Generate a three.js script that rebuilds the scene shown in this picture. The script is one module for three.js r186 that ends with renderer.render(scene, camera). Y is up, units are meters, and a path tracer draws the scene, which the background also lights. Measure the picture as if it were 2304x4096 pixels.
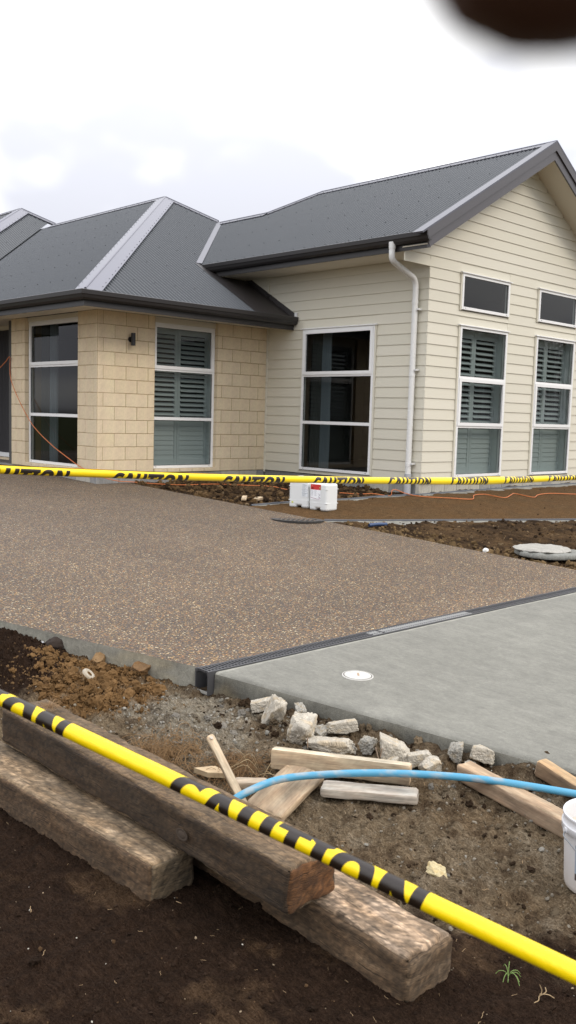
import * as THREE from 'three';
import { mergeGeometries, mergeVertices, toCreasedNormals } from 'three/addons/utils/BufferGeometryUtils.js';
import { MarchingCubes } from 'three/addons/objects/MarchingCubes.js';
import { RoundedBoxGeometry } from 'three/addons/geometries/RoundedBoxGeometry.js';
import { createNoise3D, createNoise2D } from 'simplex-noise';

// ---------------------------------------------------------------- camera, sky, sun, exposure
const scene = new THREE.Scene();
const camera = new THREE.PerspectiveCamera(58.224, 9 / 16, 0.004, 900);
const CAM = new THREE.Vector3(-10.7426, 0.9239, 8.3133);
const CAMR = new THREE.Vector3(0.72008926, 0.02863004, 0.69329055);
const CAMU = new THREE.Vector3(0.05094289, 0.99427069, -0.09397133);
const CAMF = new THREE.Vector3(0.69200888, -0.10298597, -0.71450515);
camera.position.copy(CAM);
camera.quaternion.setFromRotationMatrix(new THREE.Matrix4().makeBasis(CAMR, CAMU, CAMF.clone().negate()));
camera.focus = 5.5; camera.userData.fStop = 9.5;
scene.add(camera);

function rng(seed) { let a = seed >>> 0; return () => { a = (a + 0x6d2b79f5) | 0; let t = Math.imul(a ^ (a >>> 15), 1 | a); t = (t + Math.imul(t ^ (t >>> 7), 61 | t)) ^ t; return ((t ^ (t >>> 14)) >>> 0) / 4294967296; }; }
const n3 = createNoise3D(rng(11)), n2 = createNoise2D(rng(12));
const clamp = (x, a = 0, b = 1) => Math.min(b, Math.max(a, x));
const sm = (a, b, x) => { const t = clamp((x - a) / (b - a)); return t * t * (3 - 2 * t); };
const lerp = (a, b, t) => a + (b - a) * t;
function fbm3(x, y, z, o = 4) { let s = 0, a = 0.5; for (let i = 0; i < o; i++) { s += a * n3(x, y, z); x *= 2.03; y *= 2.03; z *= 2.03; a *= 0.5; } return s; }
function fbm2(x, y, o = 4) { let s = 0, a = 0.5; for (let i = 0; i < o; i++) { s += a * n2(x, y); x *= 2.03; y *= 2.03; a *= 0.5; } return s; }

{ // an overcast sky: brighter towards the zenith, broken by soft grey-lilac cloud
  const W = 1024, H = 512, d = new Float32Array(W * H * 4), SKY = 1.0;
  for (let j = 0; j < H; j++) for (let i = 0; i < W; i++) {
    const ph = ((i + 0.5) / W - 0.5) * 2 * Math.PI, th = ((j + 0.5) / H - 0.5) * Math.PI;
    const y = Math.sin(th), x = Math.cos(th) * Math.cos(ph), z = Math.cos(th) * Math.sin(ph), o = ((j * W) + i) * 4;
    const e = Math.max(y, 0), k = 1 / (e + 0.35);
    const c = fbm3(x * k * 0.9 + 3.1, e * 2.2, z * k * 0.9 + 1.7, 5), f = fbm3(x * k * 2.6, e * 5 + 4, z * k * 2.6, 4);
    let L = SKY * 0.70 * (1 + 2.45 * e);
    const t = sm(-0.26, 0.24, c * 0.7 + f * 0.62 - 0.02);
    L *= lerp(0.75, 1.2, t);
    if (y < 0) L *= lerp(1, 0.28, sm(0, 0.06, -y));
    d[o] = L * lerp(0.94, 1.0, t); d[o + 1] = L * lerp(0.96, 1.0, t); d[o + 2] = L * lerp(1.06, 1.01, t); d[o + 3] = 1;
  }
  const sky = new THREE.DataTexture(d, W, H, THREE.RGBAFormat, THREE.FloatType);
  sky.mapping = THREE.EquirectangularReflectionMapping; sky.magFilter = THREE.LinearFilter; sky.minFilter = THREE.LinearFilter; sky.needsUpdate = true;
  scene.background = sky; scene.environment = sky;
}
const sun = new THREE.DirectionalLight(0xfff3e2, 1.15);
sun.position.set(5, 14, 17); sun.target.position.set(0, 0, 0);
sun.castShadow = true; sun.shadow.radius = 40; sun.shadow.mapSize.set(2048, 2048);
Object.assign(sun.shadow.camera, { left: -20, right: 20, top: 20, bottom: -20, near: 1, far: 60 });
scene.add(sun, sun.target);

const renderer = new THREE.WebGLRenderer({ antialias: true });
renderer.toneMapping = THREE.LinearToneMapping;
renderer.toneMappingExposure = 1.15;
renderer.outputColorSpace = THREE.SRGBColorSpace;
renderer.shadowMap.enabled = true;

// ---------------------------------------------------------------- helpers: objects
const taken = {};
function numbered(name) { const k = taken[name] = (taken[name] ?? -1) + 1; return k ? name + '_' + String(k).padStart(3, '0') : name; }
function tag(o, label, category, group) { o.userData.label = label; o.userData.category = category; if (group) o.userData.group = group; return o; }
function thing(name, label, category, pos = [0, 0, 0], group) { const o = new THREE.Group(); o.name = numbered(name); o.position.set(...pos); scene.add(o); return tag(o, label, category, group); }
function mesh(name, geo, mat, parent) { const m = new THREE.Mesh(geo, mat); m.name = name; m.castShadow = m.receiveShadow = true; parent.add(m); return m; }
function solo(name, geo, mat, label, category, group) { return tag(mesh(numbered(name), geo, mat, scene), label, category, group); }
function struct(name, geo, mat) { const m = mesh(numbered(name), geo, mat, scene); m.userData.kind = 'structure'; return m; }
function group(name, parent, pos = [0, 0, 0], ry = 0) { const g = new THREE.Group(); g.name = name; g.position.set(...pos); g.rotation.y = ry; parent.add(g); return g; }
function scatter(name, geo, mat, list, parent, kind = 'stuff') { // list of {m: Matrix4, c: Color}
  const im = new THREE.InstancedMesh(geo, mat, list.length); im.name = parent === scene ? numbered(name) : name; im.userData.kind = kind; im.castShadow = im.receiveShadow = true;
  list.forEach((e, i) => { im.setMatrixAt(i, e.m); if (e.c) im.setColorAt(i, e.c); }); parent.add(im); return im;
}
const V = (x, y, z) => new THREE.Vector3(x, y, z);
function mat4(pos, rx, ry, rz, sx, sy = sx, sz = sx) { return new THREE.Matrix4().compose(pos.isVector3 ? pos : V(...pos), new THREE.Quaternion().setFromEuler(new THREE.Euler(rx, ry, rz)), V(sx, sy, sz)); }
function geoFrom(pos, idx, uv, col) {
  const g = new THREE.BufferGeometry(); g.setAttribute('position', new THREE.Float32BufferAttribute(pos, 3)); if (idx) g.setIndex(idx);
  if (uv) g.setAttribute('uv', new THREE.Float32BufferAttribute(uv, 2)); if (col) g.setAttribute('color', new THREE.Float32BufferAttribute(col, 3));
  g.computeVertexNormals(); return g;
}
function box(w, h, d, x = 0, y = 0, z = 0) { const g = new THREE.BoxGeometry(w, h, d); g.translate(x, y, z); return g; }
function boxBetween(x0, x1, y0, y1, z0, z1) { return box(x1 - x0, y1 - y0, z1 - z0, (x0 + x1) / 2, (y0 + y1) / 2, (z0 + z1) / 2); }
function merged(list) { return mergeGeometries(list.map((g) => { const q = g.index ? g.toNonIndexed() : g.clone(); for (const k of Object.keys(q.attributes)) if (!['position', 'normal', 'uv', 'color'].includes(k)) q.deleteAttribute(k); if (!q.attributes.uv) q.setAttribute('uv', new THREE.Float32BufferAttribute(new Float32Array(q.attributes.position.count * 2), 2)); return q; })); }
// a bar with flat faces and softened front edges, its front face towards +z
function chamferBox(w, h, d, c) {
  const x = w / 2, y = h / 2, P = [[-x, -y, -d], [x, -y, -d], [x, y, -d], [-x, y, -d], [-x, -y, -c], [x, -y, -c], [x, y, -c], [-x, y, -c], [-x + c, -y + c, 0], [x - c, -y + c, 0], [x - c, y - c, 0], [-x + c, y - c, 0]];
  const q = [[8, 9, 10, 11], [4, 5, 9, 8], [5, 6, 10, 9], [6, 7, 11, 10], [7, 4, 8, 11], [0, 1, 5, 4], [1, 2, 6, 5], [2, 3, 7, 6], [3, 0, 4, 7]];
  const pos = [], uv = [];
  for (const [a, b, e, f] of q) for (const i of [a, b, e, a, e, f]) { pos.push(...P[i]); uv.push(P[i][0] + P[i][2], P[i][1] + P[i][2]); }
  return geoFrom(pos, null, uv);
}
// sweep an open or closed profile [[out, up], ...] along p0 -> p1; m0 and m1 shift the ends by out * m (mitres)
function sweep(profile, p0, p1, out, { m0 = 0, m1 = 0, closed = true, caps = true, up = V(0, 1, 0) } = {}) {
  const dir = p1.clone().sub(p0).normalize(), n = profile.length, pos = [], uv = [], idx = [];
  const A = profile.map(([o, u]) => p0.clone().addScaledVector(out, o).addScaledVector(up, u).addScaledVector(dir, -o * m0));
  const B = profile.map(([o, u]) => p1.clone().addScaledVector(out, o).addScaledVector(up, u).addScaledVector(dir, o * m1));
  const L = p0.distanceTo(p1); let s = 0;
  const tri = (...v) => { for (const [p, a, b] of v) { pos.push(p.x, p.y, p.z); uv.push(a, b); } };
  const flip = out.clone().cross(up).dot(dir) > 0;
  for (let i = 0; i < (closed ? n : n - 1); i++) {
    const j = (i + 1) % n, w = Math.hypot(profile[j][0] - profile[i][0], profile[j][1] - profile[i][1]);
    const a = [A[i], 0, s], b = [B[i], L, s], c = [B[j], L, s + w], d = [A[j], 0, s + w]; s += w;
    if (flip) { tri(a, c, b); tri(a, d, c); } else { tri(a, b, c); tri(a, c, d); }
  }
  if (caps && closed) for (const E of [A, B]) { const f = THREE.ShapeUtils.triangulateShape(profile.map(([o, u]) => new THREE.Vector2(o, u)), []); for (const [a, b, c] of f) tri([E[a], 0, 0], [E[b], 0, 0], [E[c], 0, 0]); }
  return geoFrom(pos, null, uv);
}
function tube(points, r, seg = 60, rad = 10, closed = false) { return new THREE.TubeGeometry(new THREE.CatmullRomCurve3(points.map((p) => p.isVector3 ? p : V(...p)), closed, 'centripetal'), seg, r, rad, closed); }

// ---------------------------------------------------------------- helpers: textures
function dataTex(w, h, f, srgb = true, repeat = 1) {
  const d = new Uint8Array(w * h * 4);
  for (let j = 0; j < h; j++) for (let i = 0; i < w; i++) { const c = f(i / w, j / h, i, j), o = (j * w + i) * 4; d[o] = clamp(c[0]) * 255; d[o + 1] = clamp(c[1]) * 255; d[o + 2] = clamp(c[2]) * 255; d[o + 3] = 255; }
  const t = new THREE.DataTexture(d, w, h, THREE.RGBAFormat); t.wrapS = t.wrapT = THREE.RepeatWrapping; t.magFilter = THREE.LinearFilter; t.minFilter = THREE.LinearMipmapLinearFilter; t.generateMipmaps = true;
  if (srgb) t.colorSpace = THREE.SRGBColorSpace; t.repeat.set(repeat, repeat); t.needsUpdate = true; return t;
}
// tiling noise: a torus in 3D twice over
function tileable(seed) {
  const a = createNoise3D(rng(seed)), b = createNoise3D(rng(seed + 77));
  return (u, v, fu, fv = fu) => { const p = 2 * Math.PI * u, q = 2 * Math.PI * v, R = fu / 6.28, S = fv / 6.28; return 0.7 * (a(Math.cos(p) * R, Math.sin(p) * R, Math.cos(q) * S + 5) + b(Math.cos(p) * R + 9, Math.sin(p) * R, Math.sin(q) * S)); };
}
const T1 = tileable(31), T2 = tileable(57);

// exposed aggregate: pebbles of mixed colour close together in a brown matrix, 1.5 m per tile
const AGG = 1.6, aggN = 150;
let aggMap, aggBump;
{
  const R = rng(5), cells = [], pal = [[0.46, 0.41, 0.38], [0.40, 0.37, 0.37], [0.55, 0.46, 0.37], [0.62, 0.52, 0.38], [0.68, 0.55, 0.38], [0.36, 0.32, 0.32], [0.50, 0.41, 0.34], [0.58, 0.42, 0.30], [0.72, 0.64, 0.52], [0.80, 0.77, 0.70], [0.44, 0.38, 0.34], [0.52, 0.47, 0.44], [0.33, 0.31, 0.33]];
  const pick = [0, 0, 1, 1, 2, 2, 3, 4, 5, 5, 6, 6, 7, 8, 9, 10, 10, 11, 12, 0, 10, 5];
  for (let i = 0; i < aggN * aggN; i++) { const c = pal[pick[Math.floor(R() * pick.length)]], k = 0.72 + R() * 0.36; cells.push([R(), R(), 0.44 + R() * 0.32, R() * Math.PI, 0.62 + R() * 0.38, c[0] * k, c[1] * k, c[2] * k]); }
  const S = 2048, hgt = new Float32Array(S * S);
  aggMap = dataTex(S, S, (u, v, i, j) => {
    const gx = u * aggN, gy = v * aggN, ix = Math.floor(gx), iy = Math.floor(gy); let best = 9, bc = null;
    for (let a = -1; a < 2; a++) for (let b = -1; b < 2; b++) {
      const c = cells[((iy + b + aggN) % aggN) * aggN + ((ix + a + aggN) % aggN)], dx = gx - (ix + a + c[0]), dy = gy - (iy + b + c[1]), cs = Math.cos(c[3]), sn = Math.sin(c[3]);
      const q = Math.hypot((dx * cs + dy * sn) / c[2], (-dx * sn + dy * cs) / (c[2] * c[4])); if (q < best) { best = q; bc = c; }
    }
    const e = 1 - sm(0.82, 1.08, best); hgt[j * S + i] = e * Math.sqrt(Math.max(0, 1 - Math.min(1, best * best * 0.85)));
    const g = 0.93 + 0.1 * T1(u, v, 300);
    return [lerp(0.30, bc[5] * g * 1.13, e), lerp(0.26, bc[6] * g * 1.12, e), lerp(0.215, bc[7] * g * 1.07, e)];
  });
  aggBump = dataTex(S, S, (u, v, i, j) => { const h = hgt[j * S + i]; return [h, h, h]; }, false);
}
// soil: grain, pale specks and dark pores, 0.9 m per tile; tints what lies under it
const SOIL = 0.9, R9 = rng(9), soilH = new Float32Array(1024 * 1024);
const specks = Array.from({ length: 1024 * 1024 }, () => 0);
for (let i = 0; i < 900; i++) { const x = Math.floor(R9() * 1024), y = Math.floor(R9() * 1024), r = R9() < 0.85 ? 1 : 2, s = R9() < 0.6 ? 0.9 : -0.7; for (let a = -r; a <= r; a++) for (let b = -r; b <= r; b++) if (a * a + b * b <= r * r) specks[((y + b + 1024) % 1024) * 1024 + (x + a + 1024) % 1024] = s * (0.35 + 0.5 * R9()); }
const soilMap = dataTex(1024, 1024, (u, v, i, j) => {
  const a = T1(u, v, 26), b = T2(u, v, 90), c = T1(u + 0.3, v, 260), d = R9() - 0.5, sp = specks[j * 1024 + i];
  const h = 0.5 + 0.2 * a + 0.2 * b + 0.22 * c + 0.16 * d; soilH[j * 1024 + i] = clamp(h + sp * 0.3);
  const k = clamp(0.70 + 0.07 * a + 0.12 * b + 0.13 * c + 0.18 * d + sp * 0.34); return [k, k * (0.985 + 0.02 * b), k * (0.965 + 0.04 * b)];
});
const soilBump = dataTex(1024, 1024, (u, v, i, j) => { const h = soilH[j * 1024 + i]; return [h, h, h]; }, false);
// concrete and render: faint mottling and pinholes, 1.2 m per tile
const concH = new Float32Array(1024 * 1024), RC = rng(21);
const concMap = dataTex(1024, 1024, (u, v, i, j) => {
  const a = T1(u, v, 9), b = T2(u, v, 34), c = T2(u, v, 140), d = RC() - 0.5; let k = 0.86 + 0.035 * a + 0.04 * b + 0.035 * c + 0.05 * d;
  const p = T1(u + 0.1, v + 0.6, 190); if (p > 0.72) k += 0.1; if (p < -0.82) k -= 0.12; concH[j * 1024 + i] = clamp(0.5 + 0.2 * b + 0.2 * c + 0.25 * d); return [k, k, k * 0.995];
});
const concBump = dataTex(1024, 1024, (u, v, i, j) => { const h = concH[j * 1024 + i]; return [h, h, h]; }, false);
// weathered timber, grain along u: 1.2 m by 0.3 m per tile
const woodH = new Float32Array(1024 * 512), RW = rng(33);
const woodMap = dataTex(1024, 512, (u, v, i, j) => {
  const w = v + 0.025 * T1(u, v, 5, 8), a = T2(u, w, 7, 60), b = T1(u, w, 22, 230), c = T2(u + 0.4, w, 60, 120), d = RW() - 0.5, e = T1(u + 0.7, v, 6, 10);
  const crack = sm(0.55, 0.8, T2(u + 0.2, w, 5, 95)) ; let k = 0.78 + 0.05 * a + 0.06 * b + 0.10 * c + 0.16 * d + 0.07 * e - 0.22 * crack; woodH[j * 1024 + i] = clamp(0.55 + 0.1 * a + 0.12 * b + 0.16 * c - 0.4 * crack + 0.2 * d);
  return [k, k * (0.975 + 0.02 * e), k * (0.94 + 0.05 * e)];
});
const woodBump = dataTex(1024, 512, (u, v, i, j) => { const h = woodH[j * 1024 + i]; return [h, h, h]; }, false);

// planed or sawn timber, little weathered
const wood2 = dataTex(512, 256, (u, v) => { const w = v + 0.02 * T2(u, v, 4, 6), a = T1(u, w, 5, 40), b = T2(u, w, 14, 110), e = T2(u + 0.3, v, 9, 14), k = 0.84 + 0.05 * a + 0.05 * b + 0.05 * e; return [k, k * (0.975 + 0.02 * e), k * (0.95 + 0.03 * e)]; });
const brickMap = dataTex(512, 512, (u, v) => { const k = 0.93 + 0.018 * T1(u, v, 6) + 0.02 * T2(u, v, 30) + 0.03 * T2(u, v, 120); return [k, k * (0.995 + 0.012 * T2(u, v, 4)), k * 0.985]; });
const std = (c, rough = 0.8, o = {}) => new THREE.MeshStandardMaterial({ color: Array.isArray(c) ? new THREE.Color().setRGB(...c) : c, roughness: rough, ...o });
const clone = (t, rx, ry = rx) => { const q = t.clone(); q.repeat.set(rx, ry); q.needsUpdate = true; return q; };
const concT = clone(concMap, 1 / 1.2), concB = clone(concBump, 1 / 1.2), soilT = clone(soilMap, 1 / SOIL), soilB = clone(soilBump, 1 / SOIL), woodT = clone(woodMap, 1 / 1.2, 1 / 0.3), brickT = clone(brickMap, 1), woodB = clone(woodBump, 1 / 1.2, 1 / 0.3), wood2T = clone(wood2, 1 / 1.2, 1 / 0.3), aggT = clone(aggMap, 1 / AGG), aggB = clone(aggBump, 1 / AGG);

const M = {
  agg: std([1, 1, 1], 0.75, { map: aggT, bumpMap: aggB, bumpScale: 0.003, vertexColors: true }),
  concrete: std([0.295, 0.287, 0.25], 0.85, { map: concT, bumpMap: concB, bumpScale: 0.0012, vertexColors: true }),
  rawConcrete: std([0.30, 0.29, 0.26], 0.95, { map: concT, bumpMap: concB, bumpScale: 0.004, vertexColors: true }),
  soil: new THREE.MeshPhysicalMaterial({ color: 0xffffff, roughness: 1, specularIntensity: 0.12, map: soilT, bumpMap: soilB, bumpScale: 0.007, vertexColors: true }),
  clod: new THREE.MeshPhysicalMaterial({ color: 0xffffff, roughness: 1, specularIntensity: 0.15 }),
  cream: std([0.63, 0.60, 0.50], 0.62),
  soffit: std([0.64, 0.60, 0.50], 0.8),
  white: std([0.78, 0.78, 0.77], 0.35),
  mortar: std([0.30, 0.215, 0.115], 0.95),
  block: std([0.36, 0.36, 0.35], 0.95, { map: concT, bumpMap: concB, bumpScale: 0.003 }),
  roof: new THREE.MeshPhysicalMaterial({ color: new THREE.Color().setRGB(0.034, 0.039, 0.044), roughness: 0.34, specularIntensity: 0.62 }),
  ridge: std([0.085, 0.085, 0.105], 0.36, { metalness: 0.2 }),
  cap: std([0.12, 0.12, 0.15], 0.32, { metalness: 0.25 }),
  gutter: std([0.022, 0.0195, 0.0195], 0.42),
  barge: std([0.074, 0.069, 0.073], 0.38),
  flash: std([0.026, 0.022, 0.021], 0.5),
  dark: std([0.012, 0.012, 0.013], 0.5),
  door: std([0.028, 0.027, 0.030], 0.5),
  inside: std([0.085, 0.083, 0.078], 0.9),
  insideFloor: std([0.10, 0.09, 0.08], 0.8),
  shutter: std([0.66, 0.70, 0.70], 0.5),
  glass: new THREE.MeshPhysicalMaterial({ color: new THREE.Color().setRGB(0.52, 0.555, 0.545), roughness: 0, transmission: 1, thickness: 0, ior: 1.5, specularIntensity: 0.72 }),
  sheer: new THREE.MeshPhysicalMaterial({ color: new THREE.Color().setRGB(0.42, 0.47, 0.52), roughness: 1, transmission: 0.45, thickness: 0, side: THREE.DoubleSide }),
  pipe: std([0.70, 0.70, 0.68], 0.4),
  pipeGrey: std([0.40, 0.41, 0.43], 0.6),
};

// ---------------------------------------------------------------- the house
// the weatherboard wing's corner stands at the origin: gable wall on z = 0, side wall on x = 0; the block-clad bay steps out behind
const house = thing('house', 'single-storey house with cream weatherboard gable wing, sand-coloured block bay and dark grey corrugated roof', 'house');
const BX = -3.346, BZ = -3.413, B0 = 0.0087, BS = 0.1559, GX = 4.9, MX = 2.45, TAN = Math.tan(Math.PI / 6);
const RH = rng(101);

// --- masonry: every block a part of its wall, joints recessed
const brickTones = [[0.745, 0.622, 0.44], [0.755, 0.635, 0.452], [0.735, 0.613, 0.432], [0.75, 0.63, 0.45], [0.742, 0.617, 0.43]].map((c) => std(c, 0.9, { map: brickT, bumpMap: concB, bumpScale: 0.0005 }));
const brickGeos = {};
const JN = 0.0075;
function brick(wall, x0, x1, y0, y1, z = 0, mats = brickTones, name = 'brick', depth = 0.07) {
  const w = x1 - x0 - JN, h = y1 - y0 - JN, key = w.toFixed(3) + h.toFixed(3) + depth;
  const g = brickGeos[key] ??= chamferBox(w, h, depth, 0.004);
  const m = mesh(name, g, mats[Math.floor(RH() * mats.length)], wall); m.position.set((x0 + x1) / 2, (y0 + y1) / 2, z + (RH() - 0.5) * 0.002); return m;
}
// corner block with a rounded arris: long leg along one face, end on the other
function cornerBrick(wall, lx, lz, y0) {
  const r = 0.022, s = new THREE.Shape(); s.moveTo(0, -lz + JN / 2); s.lineTo(0, -r); s.quadraticCurveTo(0, 0, r, 0); s.lineTo(lx - JN / 2, 0); s.lineTo(lx - JN / 2, -0.07); s.lineTo(0.07, -0.07); s.lineTo(0.07, -lz + JN / 2); s.closePath();
  const g = new THREE.ExtrudeGeometry(s, { depth: 0.2 - JN, bevelEnabled: false, curveSegments: 4 }); g.rotateX(Math.PI / 2); g.translate(0, 0.2 - JN, 0);
  const m = mesh('brick', g, brickTones[Math.floor(RH() * 5)], wall); m.position.set(0, y0 + JN / 2, 0); return m;
}
{ // bay wall that faces the road side: window opening x -2.32 .. -1.07
  const wall = group('brick_wall', house, [BX, 0, BZ]); // local x from the corner, front towards +z
  const X1 = -BX, o0 = 1.026, o1 = 2.262;
  for (let r = 0; r < 12; r++) {
    const y0 = r * 0.2, y1 = y0 + 0.2, B = r % 2 === 0, j = [];
    for (let x = B ? 0.3 : 0.1; x < X1; x += 0.4) j.push(x);
    const R = []; for (let x = X1 - (B ? 0.18 : 0.36); x > o1 + 0.03; x -= 0.4) R.unshift(x);
    const left = [j[0], ...j.slice(1).filter((x) => x < o0 - 0.04), o0]; for (let i = 0; i + 1 < left.length; i++) brick(wall, left[i], left[i + 1], y0, y1);
    const right = [o1, ...R, X1]; for (let i = 0; i + 1 < right.length; i++) brick(wall, right[i], right[i + 1], y0, y1);
    cornerBrick(wall, B ? 0.3 : 0.1, B ? 0.1 : 0.31, y0);
    const q = brick(wall, 0, 0.075, y0, y1); q.rotation.y = -Math.PI / 2; q.position.set(o1 - 0.0005, (y0 + y1) / 2, -0.0375 - 0.002);    // reveal return
  }
  for (let x = o0 + 0.005; x < o1 - 0.05; x += 0.247) brick(wall, x, Math.min(x + 0.247, o1), 0.0, 0.062, 0.012, brickTones, 'sill_brick', 0.09);
  mesh('mortar', boxBetween(0.003, o0, 0, 2.4, -0.066, -0.005), M.mortar, wall); mesh('mortar', boxBetween(o1 + 0.003, X1, 0, 2.4, -0.066, -0.005), M.mortar, wall);
  mesh('lintel', boxBetween(o0, o1, 2.315, 2.4, -0.09, -0.05), M.soffit, wall);
}
{ // bay wall along the driveway: corner return, window, pier, door recess. local x = world z, front towards -x
  const wall = group('brick_wall', house, [BX, 0, 0], -Math.PI / 2);
  for (let r = 0; r < 12; r++) {
    const y0 = r * 0.2, y1 = y0 + 0.2, B = r % 2 === 0;
    const j = B ? [-3.96, -3.913, -3.513] : [-3.96, -3.723]; for (let i = 0; i + 1 < j.length; i++) brick(wall, j[i], j[i + 1], y0, y1);
    const k = r % 2 ? [-6.045, -5.885, -5.58] : [-6.045, -5.685, -5.58]; for (let i = 0; i + 1 < k.length; i++) brick(wall, k[i], k[i + 1], y0, y1);
    const q = brick(wall, 0, 0.075, y0, y1); q.rotation.y = Math.PI / 2; q.position.set(-5.58 + 0.0005, (y0 + y1) / 2, -0.0375 - 0.002);
    const e = brick(wall, 0, 0.25, y0, y1); e.rotation.y = -Math.PI / 2; e.position.set(-6.045, (y0 + y1) / 2, -0.125);
  }
  for (let x = -5.60; x < -4.0; x += 0.247) brick(wall, x, Math.min(x + 0.247, -3.965), 0.0, 0.062, 0.012, brickTones, 'sill_brick', 0.09);
  mesh('mortar', boxBetween(-3.958, -3.419, 0, 2.4, -0.066, -0.005), M.mortar, wall); mesh('mortar', boxBetween(-6.042, -5.583, 0, 2.4, -0.3, -0.005), M.mortar, wall);
  mesh('lintel', boxBetween(-5.58, -3.96, 2.335, 2.4, -0.09, -0.05), M.soffit, wall);
}
{ // recessed entrance: dark boarded door, cream lining above, white sill
  const rec = group('entrance', house, [-2.8, 0, 0], -Math.PI / 2);
  mesh('lining', merged([boxBetween(-9.2, -6.25, 2.31, 2.4, -0.06, 0), boxBetween(-6.35, -6.05, 0.0, 2.31, -0.06, 0)]), M.soffit, rec);
  for (let i = 0; i < 20; i++) { const m = mesh('door_board', chamferBox(0.121, 2.19, 0.04, 0.006), M.door, rec); m.position.set(-6.42 - i * 0.127, 1.23, 0.01); }
  mesh('door_backing', boxBetween(-9.2, -6.35, 0.13, 2.31, -0.08, -0.035), M.dark, rec);
  mesh('door_sill', boxBetween(-9.2, -6.3, 0.06, 0.135, -0.06, 0.05), M.white, rec);
  for (let i = 0; i < 7; i++) brick(rec, -9.2 + i * 0.42, -8.78 + i * 0.42, -0.06, 0.058, 0.03, brickTones, 'sill_brick', 0.09);
}
// --- foundation blocks under the cladding
const blockTones = [[0.37, 0.37, 0.36], [0.33, 0.33, 0.325], [0.40, 0.395, 0.38], [0.60, 0.57, 0.49]].map((c) => std(c, 0.95, { map: concT, bumpMap: concB, bumpScale: 0.003 }));
{
  const f = group('foundation', house, [0, 0, -0.03]); for (let x = 0; x < 4.9; x += 0.31) for (const y of [-0.2, -0.4]) brick(f, x, x + 0.31, y, y + 0.2, 0, [blockTones[3], blockTones[3], blockTones[2]], 'foundation_block');
  const s = group('foundation', house, [0.03, 0, 0], -Math.PI / 2); for (let x = -3.43; x < -0.05; x += 0.4) for (const y of [-0.2, -0.4]) brick(s, x, Math.min(x + 0.4, -0.0305), y, y + 0.2, 0, blockTones, 'foundation_block');
  const b = group('foundation', house, [BX, 0, BZ - 0.012]); for (let x = 0; x < 3.34; x += 0.4) for (const y of [-0.2, -0.4]) brick(b, x, Math.min(x + 0.4, 3.37), y, y + 0.2, 0, blockTones, 'foundation_block');
  const l = group('foundation', house, [BX + 0.012, 0, 0], -Math.PI / 2); for (let x = -6.02; x < -3.43; x += 0.4) for (const y of [-0.2, -0.4]) brick(l, x, Math.min(x + 0.4, BZ - 0.012), y, y + 0.2, 0, blockTones, 'foundation_block');
  mesh('floor_slab', merged([boxBetween(0.06, GX, -0.5, -0.01, -14, -0.06), boxBetween(BX + 0.075, 0.059, -0.5, -0.012, -14, BZ - 0.075)]), M.block, house);
}
// --- weatherboards: lapped boards, thick at the foot
const boardGeo = (() => { const c = [[0, 0.002], [0.0, -0.02], [BS + 0.02, -0.02], [BS + 0.02, -0.0115]]; // (y, z) profile of unit length along x
  const pos = [], uv = []; const q = (a, b, d, e) => { for (const p of [a, b, d, a, d, e]) { pos.push(...p); uv.push(p[0], p[1]); } };
  const P = (x, i) => [x, c[i][0], c[i][1]]; q(P(0, 0), P(1, 0), P(1, 3), P(0, 3)); q(P(0, 1), P(1, 1), P(1, 0), P(0, 0)); q(P(0, 1), P(0, 0), P(0, 3), P(0, 2)); q(P(1, 0), P(1, 1), P(1, 2), P(1, 3)); q(P(0, 3), P(1, 3), P(1, 2), P(0, 2));
  return geoFrom(pos, null, uv); })();
const boardTones = [[0.618, 0.588, 0.487], [0.632, 0.600, 0.50], [0.604, 0.575, 0.475], [0.624, 0.592, 0.487]].map((c) => std(c, 0.58));
function board(wall, x0, x1, y, hgt = 1) { if (x1 - x0 < 0.02) return; const m = mesh('weatherboard', boardGeo, boardTones[Math.floor(RH() * 4)], wall); m.position.set(x0, y, 0); m.scale.set(x1 - x0, hgt, 1); }
function clad(wall, rows, span, holes) {
  for (let i = 0; i < rows; i++) {
    const y = B0 + BS * i, [a, b] = span(i, y), hs = holes.filter((h) => y + BS > h[2] && y < h[3]).sort((p, q) => p[0] - q[0]); let x = a;
    for (const h of hs) {
      board(wall, x, h[0], y); x = h[1];
      if (y < h[2] - 0.02) board(wall, h[0], h[1], y, (h[2] - y) / (BS + 0.02)); // the board runs on below the window
      else if (y + BS > h[3] + 0.02) { const m = mesh('weatherboard', boardGeo, boardTones[0], wall); m.position.set(h[0], h[3], -0.004); m.scale.set(h[1] - h[0], (y + BS - h[3]) / (BS + 0.012), 1); }
    }
    board(wall, x, b, y);
  }
}
const gableWall = group('weatherboard_wall', house, [0, 0, 0]), sideWall = group('weatherboard_wall', house, [0, 0, 0], -Math.PI / 2);
const W1 = [0.745, 2.065, 0.068, 2.375], W2 = [2.885, 4.185, 0.06, 2.385], T1w = [0.745, 2.068, 2.585, 3.145], T2w = [2.895, 4.19, 2.6, 3.155], SW = [-2.548, -0.955, 0.055, 2.362];
const slope = (y) => (5.073 - y) / TAN;
clad(gableWall, 33, (i, y) => { const h = slope(y + BS * 0.4); return i < 20 ? [0, GX] : [Math.max(-0.575, MX - h), Math.min(GX + 0.57, MX + h)]; }, [W1, W2, T1w, T2w]);
clad(sideWall, 21, (i) => [i > 14 ? -4.7 : -3.40, -0.004], [SW]);
mesh('corner_trim', boxBetween(-3.412, -3.385, -0.03, 3.2, -0.012, 0.012), M.cream, sideWall);
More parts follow.
